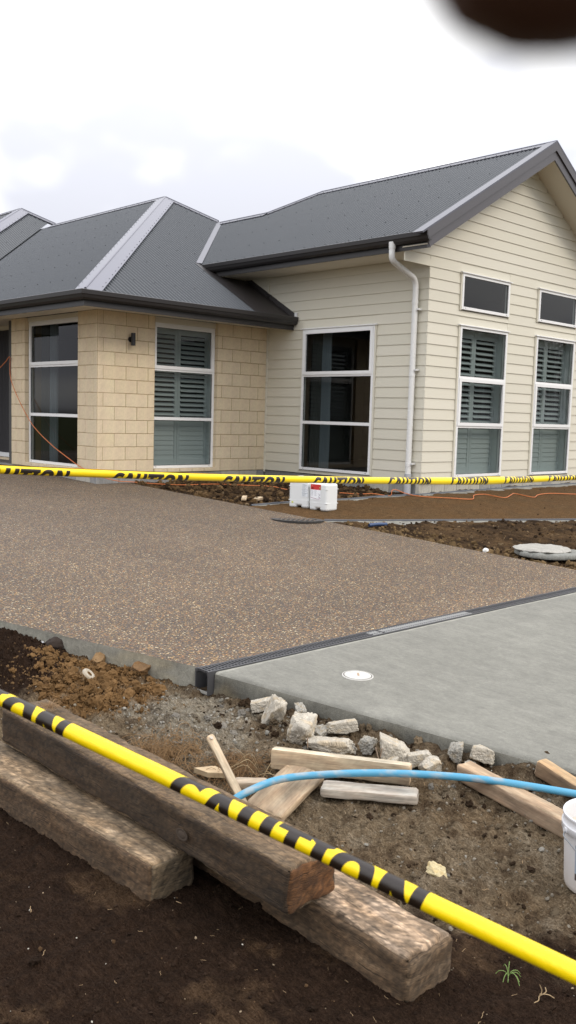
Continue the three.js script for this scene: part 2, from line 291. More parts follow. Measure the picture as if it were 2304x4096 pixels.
// walls behind the cladding, openings cut through
function backing(name, w0, w1, h0, h1, holes, depth, mat, parent, pos, ry, extra) {
  const s = new THREE.Shape(); if (extra) { extra.forEach((p, i) => (i ? s.lineTo(...p) : s.moveTo(...p))); } else { s.moveTo(w0, h0); s.lineTo(w1, h0); s.lineTo(w1, h1); s.lineTo(w0, h1); } s.closePath();
  for (const [a, b, c, d] of holes) { const p = new THREE.Path(); p.moveTo(a, c); p.lineTo(a, d); p.lineTo(b, d); p.lineTo(b, c); p.closePath(); s.holes.push(p); }
  const g = new THREE.ExtrudeGeometry(s, { depth, bevelEnabled: false }); const m = mesh(name, g, mat, parent); m.position.set(...pos); m.rotation.y = ry; return m;
}
backing('wall_lining', 0, 0, 0, 0, [W1, W2, T1w, T2w], 0.1, M.inside, house, [0, 0, -0.125], 0, [[0.03, 0], [GX, 0], [GX, 3.6], [MX, 5.03], [0.03, 3.62]]);
mesh('wall_lining', boxBetween(0.025, 0.125, 2.42, 3.25, -5.4, BZ - 0.021), M.inside, house);
backing('wall_lining', BZ - 0.02, -0.13, 0, 3.25, [SW], 0.1, M.inside, house, [0.125, 0, 0], -Math.PI / 2);
backing('wall_lining', BX + 0.19, 0.02, 0, 2.42, [[-2.32, -1.084, 0.03, 2.315]], 0.1, M.inside, house, [0, 0, BZ - 0.19], 0);
backing('wall_lining', -6.3, BZ - 0.09, 0, 2.42, [[-5.58, -3.96, 0.03, 2.335]], 0.1, M.inside, house, [BX + 0.19, 0, 0], -Math.PI / 2);
mesh('wall_lining', merged([boxBetween(-2.7, -2.6, 0, 2.6, -9.3, -6.3), boxBetween(BX + 0.19, -2.6, 0, 2.6, -6.41, -6.3), boxBetween(GX, GX + 0.1, -0.3, 3.6, -14, 0), boxBetween(-2.7, GX, 0, 4, -14, -13.9), boxBetween(-4.4, -2.6, -0.3, 2.5, -9.3, -9.2), boxBetween(-4.4, -4.3, -0.3, 2.5, -14, -9.3),
  boxBetween(0.15, GX, 0, 3.2, -5.6, -5.5), boxBetween(-0.5, -0.4, 0, 2.4, -13.9, -6.4)]), M.inside, house);
mesh('ceiling', merged([boxBetween(0.13, GX, 3.26, 3.3, -5.5, -0.13), boxBetween(BX + 0.2, 0.02, 2.43, 2.47, -13.9, BZ - 0.2), boxBetween(0.02, GX, 2.43, 2.47, -13.9, -5.6)]), M.inside, house);
mesh('floor', merged([boxBetween(0.127, GX, -0.009, 0.004, -13.9, -0.13), boxBetween(BX + 0.2, 0.126, -0.009, 0.004, -13.9, BZ - 0.2)]), M.insideFloor, house);

// --- windows: white aluminium frames in local axes (x along the wall, z outwards)
const shutterSlat = new THREE.BoxGeometry(1, 0.088, 0.009);
function win(wallPos, ry, [x0, x1, y0, y1], { rails = [], sash = [], shutters = false, proud = 0.0, facing = false, curtain = null }) {
  rails = [...rails].sort((a, b) => a - b); const w = group('window', house, wallPos, ry), f = 0.042, g = [], z0 = proud - 0.06, z1 = proud;
  const a = facing ? 0.026 : 0; x0 += a; x1 -= a; y1 -= facing ? 0.018 : 0; y0 += facing ? 0.012 : 0;
  g.push(boxBetween(x0, x0 + f, y0, y1, z0, z1), boxBetween(x1 - f, x1, y0, y1, z0, z1), boxBetween(x0 + f, x1 - f, y0, y0 + f, z0, z1 + 0.004), boxBetween(x0 + f, x1 - f, y1 - f, y1, z0, z1));
  const edges = [y0 + f, ...rails.flatMap((r) => [r - 0.024, r + 0.024]), y1 - f];
  for (const r of rails) g.push(boxBetween(x0 + f, x1 - f, r - 0.024, r + 0.024, z0, z1 - 0.003));
  mesh('frame', merged(g), M.white, w);
  for (let i = 0; i < edges.length; i += 2) {
    let [ya, yb] = [edges[i], edges[i + 1]], xa = x0 + f, xb = x1 - f;
    if (sash.includes(i / 2)) { const t = 0.034, q = z1 + 0.012; mesh('sash', merged([boxBetween(xa - 0.02, xa + t, ya - 0.016, yb + 0.016, z0 + 0.03, q), boxBetween(xb - t, xb + 0.02, ya - 0.016, yb + 0.016, z0 + 0.03, q), boxBetween(xa + t, xb - t, ya - 0.016, ya + t, z0 + 0.03, q), boxBetween(xa + t, xb - t, yb - t, yb + 0.016, z0 + 0.03, q)]), M.white, w); xa += t; xb -= t; ya += t; yb -= t; }
    const p = mesh('pane', new THREE.PlaneGeometry(xb - xa + 0.004, yb - ya + 0.004), M.glass, w); p.position.set((xa + xb) / 2, (ya + yb) / 2, z1 - 0.018);
    mesh('seal', merged([boxBetween(xa, xb, ya, ya + 0.006, z1 - 0.022, z1 - 0.015), boxBetween(xa, xb, yb - 0.006, yb, z1 - 0.022, z1 - 0.015), boxBetween(xa, xa + 0.006, ya + 0.006, yb - 0.006, z1 - 0.022, z1 - 0.015), boxBetween(xb - 0.006, xb, ya + 0.006, yb - 0.006, z1 - 0.022, z1 - 0.015)]), M.dark, w);
  }
  for (const x of [x0 + 0.08, x1 - 0.09]) mesh('drain_slot', boxBetween(x, x + 0.022, y0 + 0.018, y0 + 0.025, z1 + 0.003, z1 + 0.006), M.dark, w);
  if (facing) {
    for (const [p, q] of [[x0 - a - 0.004, x0], [x1, x1 + a + 0.004]]) mesh('facing', boxBetween(p, q, y0 - 0.012, y1 + 0.012, -0.02, proud - 0.006), M.cream, w);
    mesh('head_flashing', sweep([[-0.02, 0.0], [proud + 0.022, 0.0], [proud + 0.022, 0.012], [-0.02, 0.03]], V(x0 - a - 0.012, y1 + 0.001, 0), V(x1 + a + 0.012, y1 + 0.001, 0), V(0, 0, 1)), M.white, w);
  }
  if (shutters) {
    const zS = -0.165, c = (x0 + x1) / 2, st = 0.052, H0 = y0 + 0.03, H1 = y1 - 0.03, rl = [H0 + 0.05, ...rails.map((r) => r), H1 - 0.06];
    const bars = []; for (const [p, q] of [[x0 + 0.01, c - 0.002], [c + 0.002, x1 - 0.01]]) {
      bars.push(boxBetween(p, p + st, H0, H1, zS - 0.028, zS), boxBetween(q - st, q, H0, H1, zS - 0.028, zS));
      bars.push(boxBetween(p + st, q - st, H0, H0 + 0.1, zS - 0.027, zS - 0.002), boxBetween(p + st, q - st, H1 - 0.12, H1, zS - 0.027, zS - 0.002));
      for (const r of rails) bars.push(boxBetween(p + st, q - st, r - 0.035, r + 0.035, zS - 0.027, zS - 0.002));
      const zones = [H0 + 0.1, ...rails.flatMap((r) => [r - 0.035, r + 0.035]), H1 - 0.12];
      for (let i = 0; i < zones.length; i += 2) { const open = i > 0, n = Math.round((zones[i + 1] - zones[i]) / 0.079), d = (zones[i + 1] - zones[i]) / n;
        for (let k = 0; k < n; k++) { const s = mesh('shutter_slat', shutterSlat, M.shutter, w); s.position.set((p + q) / 2, zones[i] + d * (k + 0.5), zS - 0.014); s.scale.set(q - p - 2 * st - 0.004, 1, 1); s.rotation.x = open ? -1.02 : -0.15; } }
    }
    mesh('shutter_frame', merged(bars), M.shutter, w);
    mesh('shutter_surround', merged([boxBetween(x0 - 0.03, x0 + 0.009, y0, y1, zS - 0.05, -0.064), boxBetween(x1 - 0.009, x1 + 0.03, y0, y1, zS - 0.05, -0.064), boxBetween(x0, x1, y0 - 0.03, y0 + 0.02, zS - 0.05, -0.064), boxBetween(x0, x1, y1 - 0.02, y1 + 0.03, zS - 0.05, -0.064)]), M.shutter, w);
  }
  if (curtain) for (const [ca, cb, m] of curtain) {
    const n = 60, pos = [], idx = []; for (let i = 0; i <= n; i++) for (let j = 0; j < 9; j++) { const u = i / n, y = lerp(y0 + 0.02, y1, j / 8), sp = 1 + 0.1 * (1 - j / 8); pos.push(lerp(ca, cb, 0.5 + (u - 0.5) * sp), y, -0.2 - 0.03 * Math.sin(u * 44 + 0.6 * Math.sin(j * 0.8))); }
    for (let i = 0; i < n; i++) for (let j = 0; j < 8; j++) { const p = i * 9 + j; idx.push(p, p + 9, p + 10, p, p + 10, p + 1); } mesh('curtain', geoFrom(pos, idx), m, w);
  }
  return w;
}
const darkCurtain = std([0.09, 0.092, 0.085], 0.95, { side: THREE.DoubleSide });
win([0, 0, 0], 0, W1, { rails: [1.585, 0.855], sash: [1], shutters: true, proud: 0.026, facing: true });
win([0, 0, 0], 0, W2, { rails: [1.60, 0.868], sash: [1], shutters: true, proud: 0.026, facing: true });
win([0, 0, 0], 0, T1w, { proud: 0.026, facing: true });
win([0, 0, 0], 0, T2w, { proud: 0.026, facing: true });
win([0, 0, 0], -Math.PI / 2, SW, { rails: [1.605, 0.843], sash: [2], proud: 0.026, facing: true, curtain: [[-2.5, -2.28, darkCurtain], [-2.27, -2.08, M.sheer]] });
win([0, 0, BZ - 0.07], 0, [-2.325, -1.084, 0.062, 2.318], { rails: [1.603, 0.841], sash: [2], shutters: true });
win([BX + 0.07, 0, 0], -Math.PI / 2, [-5.575, -3.965, 0.062, 2.337], { rails: [1.627, 0.846], sash: [2], curtain: [[-5.5, -5.25, darkCurtain], [-5.22, -5.02, M.sheer]] });

// --- eaves
const up = V(0, 1, 0);
{
  mesh('soffit', merged([boxBetween(-3.95, 0.0, 2.4, 2.412, BZ, -2.785), boxBetween(-3.95, BX, 2.401, 2.413, -7.75, BZ), boxBetween(BX, -2.75, 2.4, 2.412, -9.3, -6.0)]), M.soffit, house);
  mesh('soffit', boxBetween(-0.575, 0.0, 3.25, 3.262, -4.3, -0.022), M.soffit, house);
  // bay fascia and gutter, mitred at the corner
  const fas = [[0, -0.055], [0.02, -0.055], [0.02, 0.14], [0, 0.14]], gut = [[0.022, 0.03], [0.07, 0.022], [0.10, 0.05], [0.112, 0.085], [0.122, 0.095], [0.126, 0.15], [0.112, 0.158], [0.105, 0.142], [0.10, 0.10], [0.06, 0.045], [0.022, 0.045]];
  const c = V(-3.95, 2.4, -2.785);
  mesh('fascia', merged([sweep(fas, c, V(0.0, 2.4, -2.785), V(0, 0, 1), { m0: 1 }), sweep(fas, V(-3.95, 2.4, -7.8), c, V(-1, 0, 0), { m1: 1 })]), M.gutter, house);
  mesh('gutter', merged([sweep(gut, c, V(-0.001, 2.4, -2.785), V(0, 0, 1), { m0: 1 }), sweep(gut, V(-3.95, 2.4, -7.8), c, V(-1, 0, 0), { m1: 1 })]), M.gutter, house);
  // wing fascia and gutter
  mesh('fascia', sweep(fas.map(([o, u]) => [o, u * 1.02]), V(-0.58, 3.31, -4.30), V(-0.58, 3.31, 0.43), V(-1, 0, 0)), M.gutter, house);
  mesh('gutter', sweep(gut, V(-0.58, 3.312, -4.38), V(-0.58, 3.312, 0.47), V(-1, 0, 0)), M.gutter, house);
}
// --- corrugated roof planes: real corrugations, cut to the shape of each plane
function pw(b, s) { for (let i = 0; i + 1 < b.length; i++) if (s <= b[i + 1][0]) return lerp(b[i][1], b[i + 1][1], (s - b[i][0]) / Math.max(1e-6, b[i + 1][0] - b[i][0])); return b[b.length - 1][1]; }
const screwGeo = (() => { const g = new THREE.SphereGeometry(0.0085, 6, 4); g.scale(1, 0.7, 1); return g; })();
const RS = rng(77);
function corrugated(o, sd, ud, slopeT, lower, upper, seed, offs = 0) {
  const s0 = Math.min(lower[0][0], upper[0][0]), s1 = Math.min(lower.at(-1)[0], upper.at(-1)[0]), P = 0.0762, A = 0.0115, n = V(0, 1, 0).addScaledVector(ud, -slopeT).normalize(), pos = [], idx = [], nrm = [];
  const at = (s, d, h) => o.clone().addScaledVector(sd, s).addScaledVector(ud, d).addScaledVector(up, d * slopeT).addScaledVector(n, h);
  const ss = []; for (let s = s0; s <= s1; s += P / 8) ss.push(s); for (const b of [...lower, ...upper]) if (b[0] > s0 && b[0] < s1) ss.push(b[0]); ss.sort((a, b) => a - b);
  for (const s of ss) { const h = A * Math.cos((s / P + offs) * 2 * Math.PI), dh = -A * Math.sin((s / P + offs) * 2 * Math.PI) * 2 * Math.PI / P, q = n.clone().addScaledVector(sd, -dh).normalize(); for (const d of [pw(lower, s), pw(upper, s)]) { const p = at(s, Math.max(d, pw(lower, s)), h); pos.push(p.x, p.y, p.z); nrm.push(q.x, q.y, q.z); } }
  const flip = sd.clone().cross(ud.clone().addScaledVector(up, slopeT)).dot(n) < 0;
  for (let i = 0; i + 1 < ss.length; i++) { const a = i * 2, b = a + 1, c = a + 2, d = a + 3; if (flip) idx.push(a, b, c, c, b, d); else idx.push(a, c, b, c, d, b); }
  const g = new THREE.BufferGeometry(); g.setAttribute('position', new THREE.Float32BufferAttribute(pos, 3)); g.setAttribute('normal', new THREE.Float32BufferAttribute(nrm, 3)); g.setIndex(idx);
  const m = mesh('roof', g, M.roof, house), list = [];
  for (let d = 0.06; d < 6; d += d < 0.1 ? 0.56 : 0.74) for (let s = s0 + 0.04; s < s1; s += P * (d < 0.1 ? 3 : 5)) {
    const sc = Math.round((s + 0) / P) * P - offs * P; const jit = d + (RS() - 0.5) * 0.02; if (jit > pw(lower, sc) + 0.04 && jit < pw(upper, sc) - 0.1) list.push({ m: new THREE.Matrix4().setPosition(at(sc, jit, A + 0.002)) });
  }
  if (list.length) scatter('screw', screwGeo, M.dark, list, m);
  return m;
}
const eaveY = 2.545, tb = (5.352 - eaveY) / 4.88;
// wing: left plane seen, right plane behind
corrugated(V(-0.70, 3.455, 0.43), V(0, 0, -1), V(1, 0, 0), (5.28 - 3.455) / 3.15, [[0, 0], [4.8, 0], [7.25, 2.42]], [[0, 3.15], [5.03, 3.15], [5.78, 2.4], [7.25, 2.42]], 1);
corrugated(V(5.60, 3.455, 0.43), V(0, 0, -1), V(-1, 0, 0), (5.28 - 3.455) / 3.15, [[0, 0], [5.78, 0]], [[0, 3.15], [5.03, 3.15], [5.78, 2.4]], 2);
mesh('roof', geoFrom([2.45, 5.28, -4.6, 1.7, 4.85, -5.35, 3.2, 4.85, -5.35, 1.7, 4.85, -5.35, 1.7, 4.85, -8.6, 5.7, 2.55, -8.6, 1.7, 4.85, -5.35, 5.7, 2.55, -8.6, 5.7, 3.4, -5.35], null), M.roof, house);
// bay: hip end that faces the side garden, and the plane above the driveway
corrugated(V(-3.95 - 0.05, eaveY - 0.03, -2.73), V(1, 0, 0), V(0, 0, -1), tb, [[0, 0], [3.2, 0], [3.29, 0], [3.30, 1.62], [3.40, 1.70], [5.72, 3.98]], [[0, 0], [4.93, 4.93], [5.72, 4.14]], 3);
corrugated(V(-4.0, eaveY - 0.03, -2.73), V(0, 0, -1), V(1, 0, 0), tb, [[0, 0], [5.5, 0], [10.4, 4.93]], [[0, 0], [4.93, 4.93], [10.4, 4.93]], 4);
// the garage roof behind: a hip end and its side plane
corrugated(V(-5.0, 2.55, -7.75), V(1, 0, 0), V(0, 0, -1), TAN, [[0, 0], [1.0, 0], [5.93, 4.93], [6.4, 5.4]], [[0, 0], [5.81, 5.81], [6.4, 5.4]], 5);
corrugated(V(-5.0, 2.55, -7.75), V(0, 0, -1), V(1, 0, 0), TAN, [[0, 0], [14, 0]], [[0, 0], [5.81, 5.81], [14, 5.81]], 6);
mesh('wall_lining', boxBetween(-4.4, -4.3, -0.3, 2.5, -20, -9.3), M.cream, house);
mesh('soffit', boxBetween(-5.0, -4.0, 2.41, 2.42, -20, -7.76), M.soffit, house);
mesh('fascia', merged([boxBetween(-5.03, -4.07, 2.35, 2.55, -7.77, -7.74), boxBetween(-5.03, -5.0, 2.35, 2.55, -20, -7.77)]), M.gutter, house);

// folded flashings over ridges and hips: two wings and a roll along the top, with screws
function flashing(name, p0, p1, n0, n1, w, mat, roll = 0.018) {
  const dir = p1.clone().sub(p0).normalize(), gs = [];
  for (const n of [n0, n1]) {
    const out = n.clone().sub(up.clone().multiplyScalar(n.dot(up))); const t = dir.clone().cross(n).normalize(); if (t.y > 0) t.negate();
    gs.push(sweep([[0, 0.016], [w, 0.014], [w + 0.004, -0.004], [w, 0.0185], [0, 0.0205]], p0, p1, t, { up: n }));
  }
  const c = new THREE.CylinderGeometry(roll, roll, p0.distanceTo(p1), 10); c.applyQuaternion(new THREE.Quaternion().setFromUnitVectors(up, dir)); const q = p0.clone().add(p1).multiplyScalar(0.5); c.translate(q.x, q.y + 0.016, q.z); gs.push(c);
  const m = mesh(name, merged(gs), mat, house), list = [];
  for (const n of [n0, n1]) { const t = dir.clone().cross(n).normalize(); if (t.y > 0) t.negate(); const L = p0.distanceTo(p1); for (let s = 0.1; s < L; s += 0.23) list.push({ m: new THREE.Matrix4().setPosition(p0.clone().addScaledVector(dir, s + (RS() - 0.5) * 0.02).addScaledVector(t, w - 0.03).addScaledVector(n, 0.02)) }); }
  scatter('screw', screwGeo, M.dark, list, m); return m;
}
const nL = V(-TAN, 1, 0).normalize(), nR = V(TAN, 1, 0).normalize(), nF = V(0, 1, TAN).normalize(), nB = V(0, 1, -TAN).normalize();
flashing('ridge_cap', V(2.45, 5.285, 0.46), V(2.45, 5.285, -4.6), nL, nR, 0.14, M.ridge);
flashing('ridge_cap', V(2.45, 5.285, -4.6), V(1.7, 4.855, -5.35), nL, nB, 0.12, M.ridge);
flashing('ridge_cap', V(1.7, 4.855, -5.35), V(1.7, 4.855, -6.85), nL, nR, 0.13, M.ridge);
flashing('hip_cap', V(-3.93, eaveY + 0.02, -2.80), V(0.93, 5.36, -7.66), nL, nF, 0.20, M.cap);
flashing('hip_cap', V(0.93, 5.36, -7.66), V(1.72, 4.9, -6.87), nF, nR, 0.13, M.ridge);
flashing('ridge_cap', V(0.93, 5.36, -7.66), V(0.93, 5.36, -12.25), nL, nR, 0.14, M.ridge);
flashing('hip_cap', V(-5.0, 2.56, -7.75), V(0.81, 5.92, -13.56), nL, nF, 0.22, M.cap);
flashing('hip_cap', V(0.81, 5.92, -13.56), V(1.42, 5.57, -12.95), nF, nR, 0.13, M.ridge);
flashing('ridge_cap', V(0.81, 5.92, -13.56), V(0.81, 5.92, -20), nL, nR, 0.14, M.ridge);
// valley tray between the wing and the bay, and the flat apron along the wing's wall
mesh('valley_tray', sweep([[-0.05, 0.018], [0.05, 0.018], [0.05, 0.026], [-0.05, 0.026]], V(-0.72, 3.475, -4.40), V(1.72, 4.87, -6.83), V(0.7, -0.1, 0.7).normalize(), { up: V(0, 1, 0) }), M.ridge, house);
{
  const y = (z) => eaveY - 0.03 + (-2.73 - z) * tb;
  mesh('apron_flashing', merged([sweep([[-0.80, 0.0], [0.0, 0.0], [0.0, 0.085], [0.012, 0.085], [0.012, -0.012], [-0.80, -0.012]], V(-0.012, y(-2.74) + 0.012, -2.74), V(-0.012, y(-4.40) + 0.012, -4.40), V(1, 0, 0))]), M.flash, house);
  mesh('stop_end', boxBetween(-0.02, -0.004, 2.55, 2.63, -2.74, -2.68), M.pipe, house);
}
// --- gable barge: sloping soffit, boards and metal flashing, both rakes
{
  const ang = Math.PI / 6, rake = V(Math.cos(ang), Math.sin(ang), 0), nn = V(-Math.sin(ang), Math.cos(ang), 0);
  for (const s of [1, -1]) {
    const L = 3.52, g = group('barge', house, [MX, 5.03, 0]); g.rotation.y = s > 0 ? 0 : Math.PI; g.position.z = s > 0 ? 0 : 0;
    // local: x runs down the rake away from the ridge when s < 0; build for the left rake and mirror by turning about the ridge line
    const zf = s > 0 ? [0, 0.46] : [-0.46, 0], q = (a) => (s > 0 ? a : -a);
    const rk = V(-Math.cos(ang), -Math.sin(ang), 0), nr = V(-Math.sin(ang), Math.cos(ang), 0);
    const strip = (n0, n1, z0, z1, mat, name, e0 = 0, e1 = L) => { const P = [[n0, n1]]; const pts = [[z0, n0], [z1, n0], [z1, n1], [z0, n1]].map(([z, n]) => [q(z), n]);
      // plumb cut at the ridge: each line of the profile starts where it meets the vertical plane x = 0
      const pos = [], A = pts.map(([z, n]) => { const t = nr.x * n / rk.x * -1; return V(0, 0, z).addScaledVector(nr, n).addScaledVector(rk, t); }), B = pts.map(([z, n]) => V(0, 0, z).addScaledVector(nr, n).addScaledVector(rk, e1 + n * (e1 === L ? 0.0 : 0)));
      for (let i = 0; i < 4; i++) { const j = (i + 1) % 4; for (const p of [A[i], B[i], B[j], A[i], B[j], A[j]]) pos.push(p.x, p.y, p.z); } for (const p of [B[0], B[1], B[2], B[0], B[2], B[3], A[0], A[2], A[1], A[0], A[3], A[2]]) pos.push(p.x, p.y, p.z);
      return mesh(name, geoFrom(pos, null), mat, g); };
    strip(0.03, 0.042, -0.02, 0.42, M.soffit, 'soffit');
    strip(-0.008, 0.125, 0.42, 0.445, M.barge, 'bargeboard');
    strip(0.113, 0.238, 0.435, 0.468, M.barge, 'barge_flashing');
    strip(0.222, 0.246, 0.30, 0.47, M.ridge, 'barge_cap', 0, 3.62);
  }
  mesh('box_end', boxBetween(-0.61, -0.575, 3.255, 3.42, 0.40, 0.44), M.barge, house);
}
// --- downpipe with swan neck, brackets and grey foot
{
  const g = group('downpipe', house);
  const pts = [[-0.655, 3.36, -0.17], [-0.655, 3.26, -0.17], [-0.655, 3.20, -0.17], [-0.63, 3.145, -0.175], [-0.56, 3.11, -0.18], [-0.22, 3.0, -0.2], [-0.115, 2.955, -0.2], [-0.068, 2.88, -0.2], [-0.06, 2.78, -0.2], [-0.06, 2.4, -0.2], [-0.06, 1.2, -0.2], [-0.06, 0.13, -0.2]];
  mesh('pipe', tube(pts, 0.043, 160, 16), M.pipe, g);
  const col = (y, r = 0.047, h = 0.05, m = M.pipe, n = 'collar') => { const c = new THREE.CylinderGeometry(r, r, h, 18); c.translate(-0.06, y, -0.2); mesh(n, c, m, g); };
  col(2.62); col(1.58); col(0.27); const c2 = new THREE.CylinderGeometry(0.05, 0.047, 0.09, 18); c2.translate(-0.655, 3.335, -0.17); mesh('outlet', c2, M.pipe, g);
  col(-0.06, 0.052, 0.4, M.pipeGrey, 'foot');
  for (const y of [2.52, 1.655, 0.29]) mesh('bracket', boxBetween(-0.075, 0.0, y - 0.012, y + 0.012, -0.155, -0.115), M.pipe, g);
}
// --- wall lamp on the block bay: short tube on a round rose, unlit
{
  const l = thing('wall_lamp', 'small black up-and-down cylinder lamp on the block wall left of the shuttered window', 'wall lamp', [-2.776, 2.008, BZ]);
  const c = new THREE.CylinderGeometry(0.034, 0.034, 0.185, 20, 1, true); c.translate(0, 0, 0.075); mesh('lamp_body', merged([c, (() => { const d = new THREE.CylinderGeometry(0.0335, 0.0335, 0.16, 20); d.translate(0, 0, 0.075); return d; })()]), M.dark, l);
  const r = new THREE.CylinderGeometry(0.042, 0.042, 0.02, 20); r.rotateX(Math.PI / 2); r.translate(0, 0.0, 0.011); mesh('rose', r, M.dark, l);
  const a = new THREE.CylinderGeometry(0.014, 0.014, 0.04, 12); a.rotateX(Math.PI / 2); a.translate(0, 0, 0.036); mesh('arm', a, M.dark, l);
}

// ---------------------------------------------------------------- ground, driveway, slab
const S = (w) => -0.274 - 0.037 * w;                       // the driveway falls gently towards the road
const FE = (w) => -2.78 - 0.012 * (w + 3.4);               // its edge along the garden beds
const NE = (w) => (w < 4.5 ? -7.69 + (w - 4.47) * 0.30 : -7.66 + (w - 4.64) * 0.205);  // its near edge, and the slab's
function sheet(nu, nv, f, col, uvs = 1) { // f(s, t) -> [x, y, z]
  const pos = [], uv = [], idx = [], c = [];
  for (let j = 0; j <= nv; j++) for (let i = 0; i <= nu; i++) { const p = f(i / nu, j / nv); pos.push(...p); uv.push(p[0] * uvs, p[2] * uvs); if (col) c.push(...col(p[0], p[2], p[1])); }
  for (let j = 0; j < nv; j++) for (let i = 0; i < nu; i++) { const a = j * (nu + 1) + i, b = a + 1, d = a + nu + 1, e = d + 1; idx.push(a, d, b, b, d, e); }
  return geoFrom(pos, idx, uv, col ? c : null);
}
// vertical side of a slab along a line of top points, ragged where the concrete ran out under the boxing
function skirt(pts, depth, col) {
  const n = 6, pos = [], uv = [], idx = [], c = []; let L = 0;
  pts.forEach((p, i) => { if (i) L += Math.hypot(p[0] - pts[i - 1][0], p[2] - pts[i - 1][2]); for (let k = 0; k <= n; k++) { const t = k / n, r = (k === 0 ? 0 : 0.012 * fbm3(p[0] * 14, p[2] * 14, t * 3, 3) * Math.min(1, t * 3)); pos.push(p[0] - r - 0.004 * (k > 0), p[1] - depth * t, p[2]); uv.push(L, depth * t); c.push(...col(p[0], p[2], t)); } });
  for (let i = 0; i + 1 < pts.length; i++) for (let k = 0; k < n; k++) { const a = i * (n + 1) + k, b = a + 1, d = a + n + 1, e = d + 1; idx.push(a, b, d, d, b, e); }
  return geoFrom(pos, idx, uv, c);
}
{
  // driveway, exposed aggregate
  const aggCol = (x, z) => { const a = fbm2(x * 0.5, z * 0.5, 3), b = fbm2(x * 1.7 + 5, z * 1.7, 3), e = sm(0.5, 0, 4.494 - z) * 0.12 - sm(0.16, 0.0, x - NE(z)) * 0.12; const k = 0.86 * (1 + 0.16 * a + 0.09 * b + e); const w = sm(3.5, -1, z); return [k * lerp(0.96, 0.88, w), k * lerp(0.91, 0.87, w), k * lerp(0.80, 0.835, w)]; };
  const f = (s, t) => { const z = lerp(-9.2, 4.4935, t), a = NE(z), b = FE(z), x = lerp(a, z < -3.42 ? -2.6 : b, s); return [x, S(z) + 0.0035 * fbm2(x * 1.3, z * 1.3, 2), z]; };
  const drive = new THREE.Group(); drive.name = 'driveway'; drive.userData.kind = 'structure'; scene.add(drive);
  mesh('surface', sheet(70, 160, f, aggCol), M.agg, drive);
  const edge = []; for (let z = -2; z <= 4.4935; z += 0.03) { const p = [NE(z), S(z) + 0.0035 * fbm2(NE(z) * 1.3, z * 1.3, 2), z]; edge.push(p); }
  mesh('concrete_edge', skirt(edge, 0.2, (x, z, t) => { const k = 1.25 + 0.4 * fbm2(z * 2.2, t * 1.5 + x, 3) - 0.35 * sm(0.12, 0.02, t) * (0.6 + 0.6 * n2(z * 3, 2)); const d = sm(0.1, 0.5, fbm2(z * 1.4 + 4, t, 2)); return [k * 0.98, k * lerp(0.97, 0.9, d), k * lerp(0.9, 0.72, d)]; }), M.rawConcrete, drive);
  const inner = []; for (let z = 4.4935; z >= -3.41; z -= 0.08) inner.push([FE(z), S(z) + 0.0035 * fbm2(FE(z) * 1.3, z * 1.3, 2), z]);
  const ig = skirt(inner, 0.15, () => [0.6, 0.52, 0.42]); mesh('concrete_edge', ig, M.rawConcrete, drive);
  // new concrete slab beyond the drain
  const slab = new THREE.Group(); slab.name = 'concrete_slab'; slab.userData.kind = 'structure'; scene.add(slab);
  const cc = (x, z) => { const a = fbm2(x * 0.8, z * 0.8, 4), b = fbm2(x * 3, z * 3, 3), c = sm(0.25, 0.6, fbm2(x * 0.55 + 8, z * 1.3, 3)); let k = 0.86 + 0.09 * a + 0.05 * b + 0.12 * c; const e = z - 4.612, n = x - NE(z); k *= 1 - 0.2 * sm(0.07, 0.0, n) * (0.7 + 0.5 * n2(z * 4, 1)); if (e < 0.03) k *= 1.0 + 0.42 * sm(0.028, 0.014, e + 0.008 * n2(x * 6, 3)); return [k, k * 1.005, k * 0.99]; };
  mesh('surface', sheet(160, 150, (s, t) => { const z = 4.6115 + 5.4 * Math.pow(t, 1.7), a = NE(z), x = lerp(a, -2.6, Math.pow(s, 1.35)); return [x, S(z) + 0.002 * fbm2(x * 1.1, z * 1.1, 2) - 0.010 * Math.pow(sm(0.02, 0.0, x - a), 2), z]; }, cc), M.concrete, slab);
  const pe = []; for (let z = 4.6115; z <= 10; z += 0.025) pe.push([NE(z), S(z) - 0.010 + 0.002 * fbm2(NE(z) * 1.1, z * 1.1, 2), z]);
  mesh('concrete_edge', skirt(pe, 0.22, (x, z, t) => { const k = 0.62 + 0.45 * fbm2(z * 3, t * 2, 3) + 0.3 * sm(0.1, 0.0, t); const d = sm(0.25, 0.7, t + 0.6 * fbm2(z * 2.5, 3, 2)); return [k, k * lerp(1, 0.86, d), k * lerp(0.94, 0.62, d)]; }), M.rawConcrete, slab);
  mesh('end_face', geoFrom([-7.66, S(4.6) - 0.005, 4.6113, -2.6, S(4.6), 4.6113, -7.66, -0.66, 4.6113, -2.6, -0.66, 4.6113], [0, 2, 1, 1, 2, 3], [0, 0, 5, 0, 0, 0.2, 5, 0.2], [0.7, 0.7, 0.7, 0.7, 0.7, 0.7, 0.7, 0.7, 0.7, 0.7, 0.7, 0.7]), M.rawConcrete, slab);
}
// colours of the earth (linear), made up for the soil texture that multiplies them
const EARTH = { top: [0.040, 0.024, 0.0155], grey: [0.25, 0.192, 0.125], clay: [0.26, 0.15, 0.062], sand: [0.42, 0.385, 0.31], bed: [0.205, 0.130, 0.066], dark: [0.062, 0.040, 0.024] };
const mix = (a, b, t) => [lerp(a[0], b[0], t), lerp(a[1], b[1], t), lerp(a[2], b[2], t)];
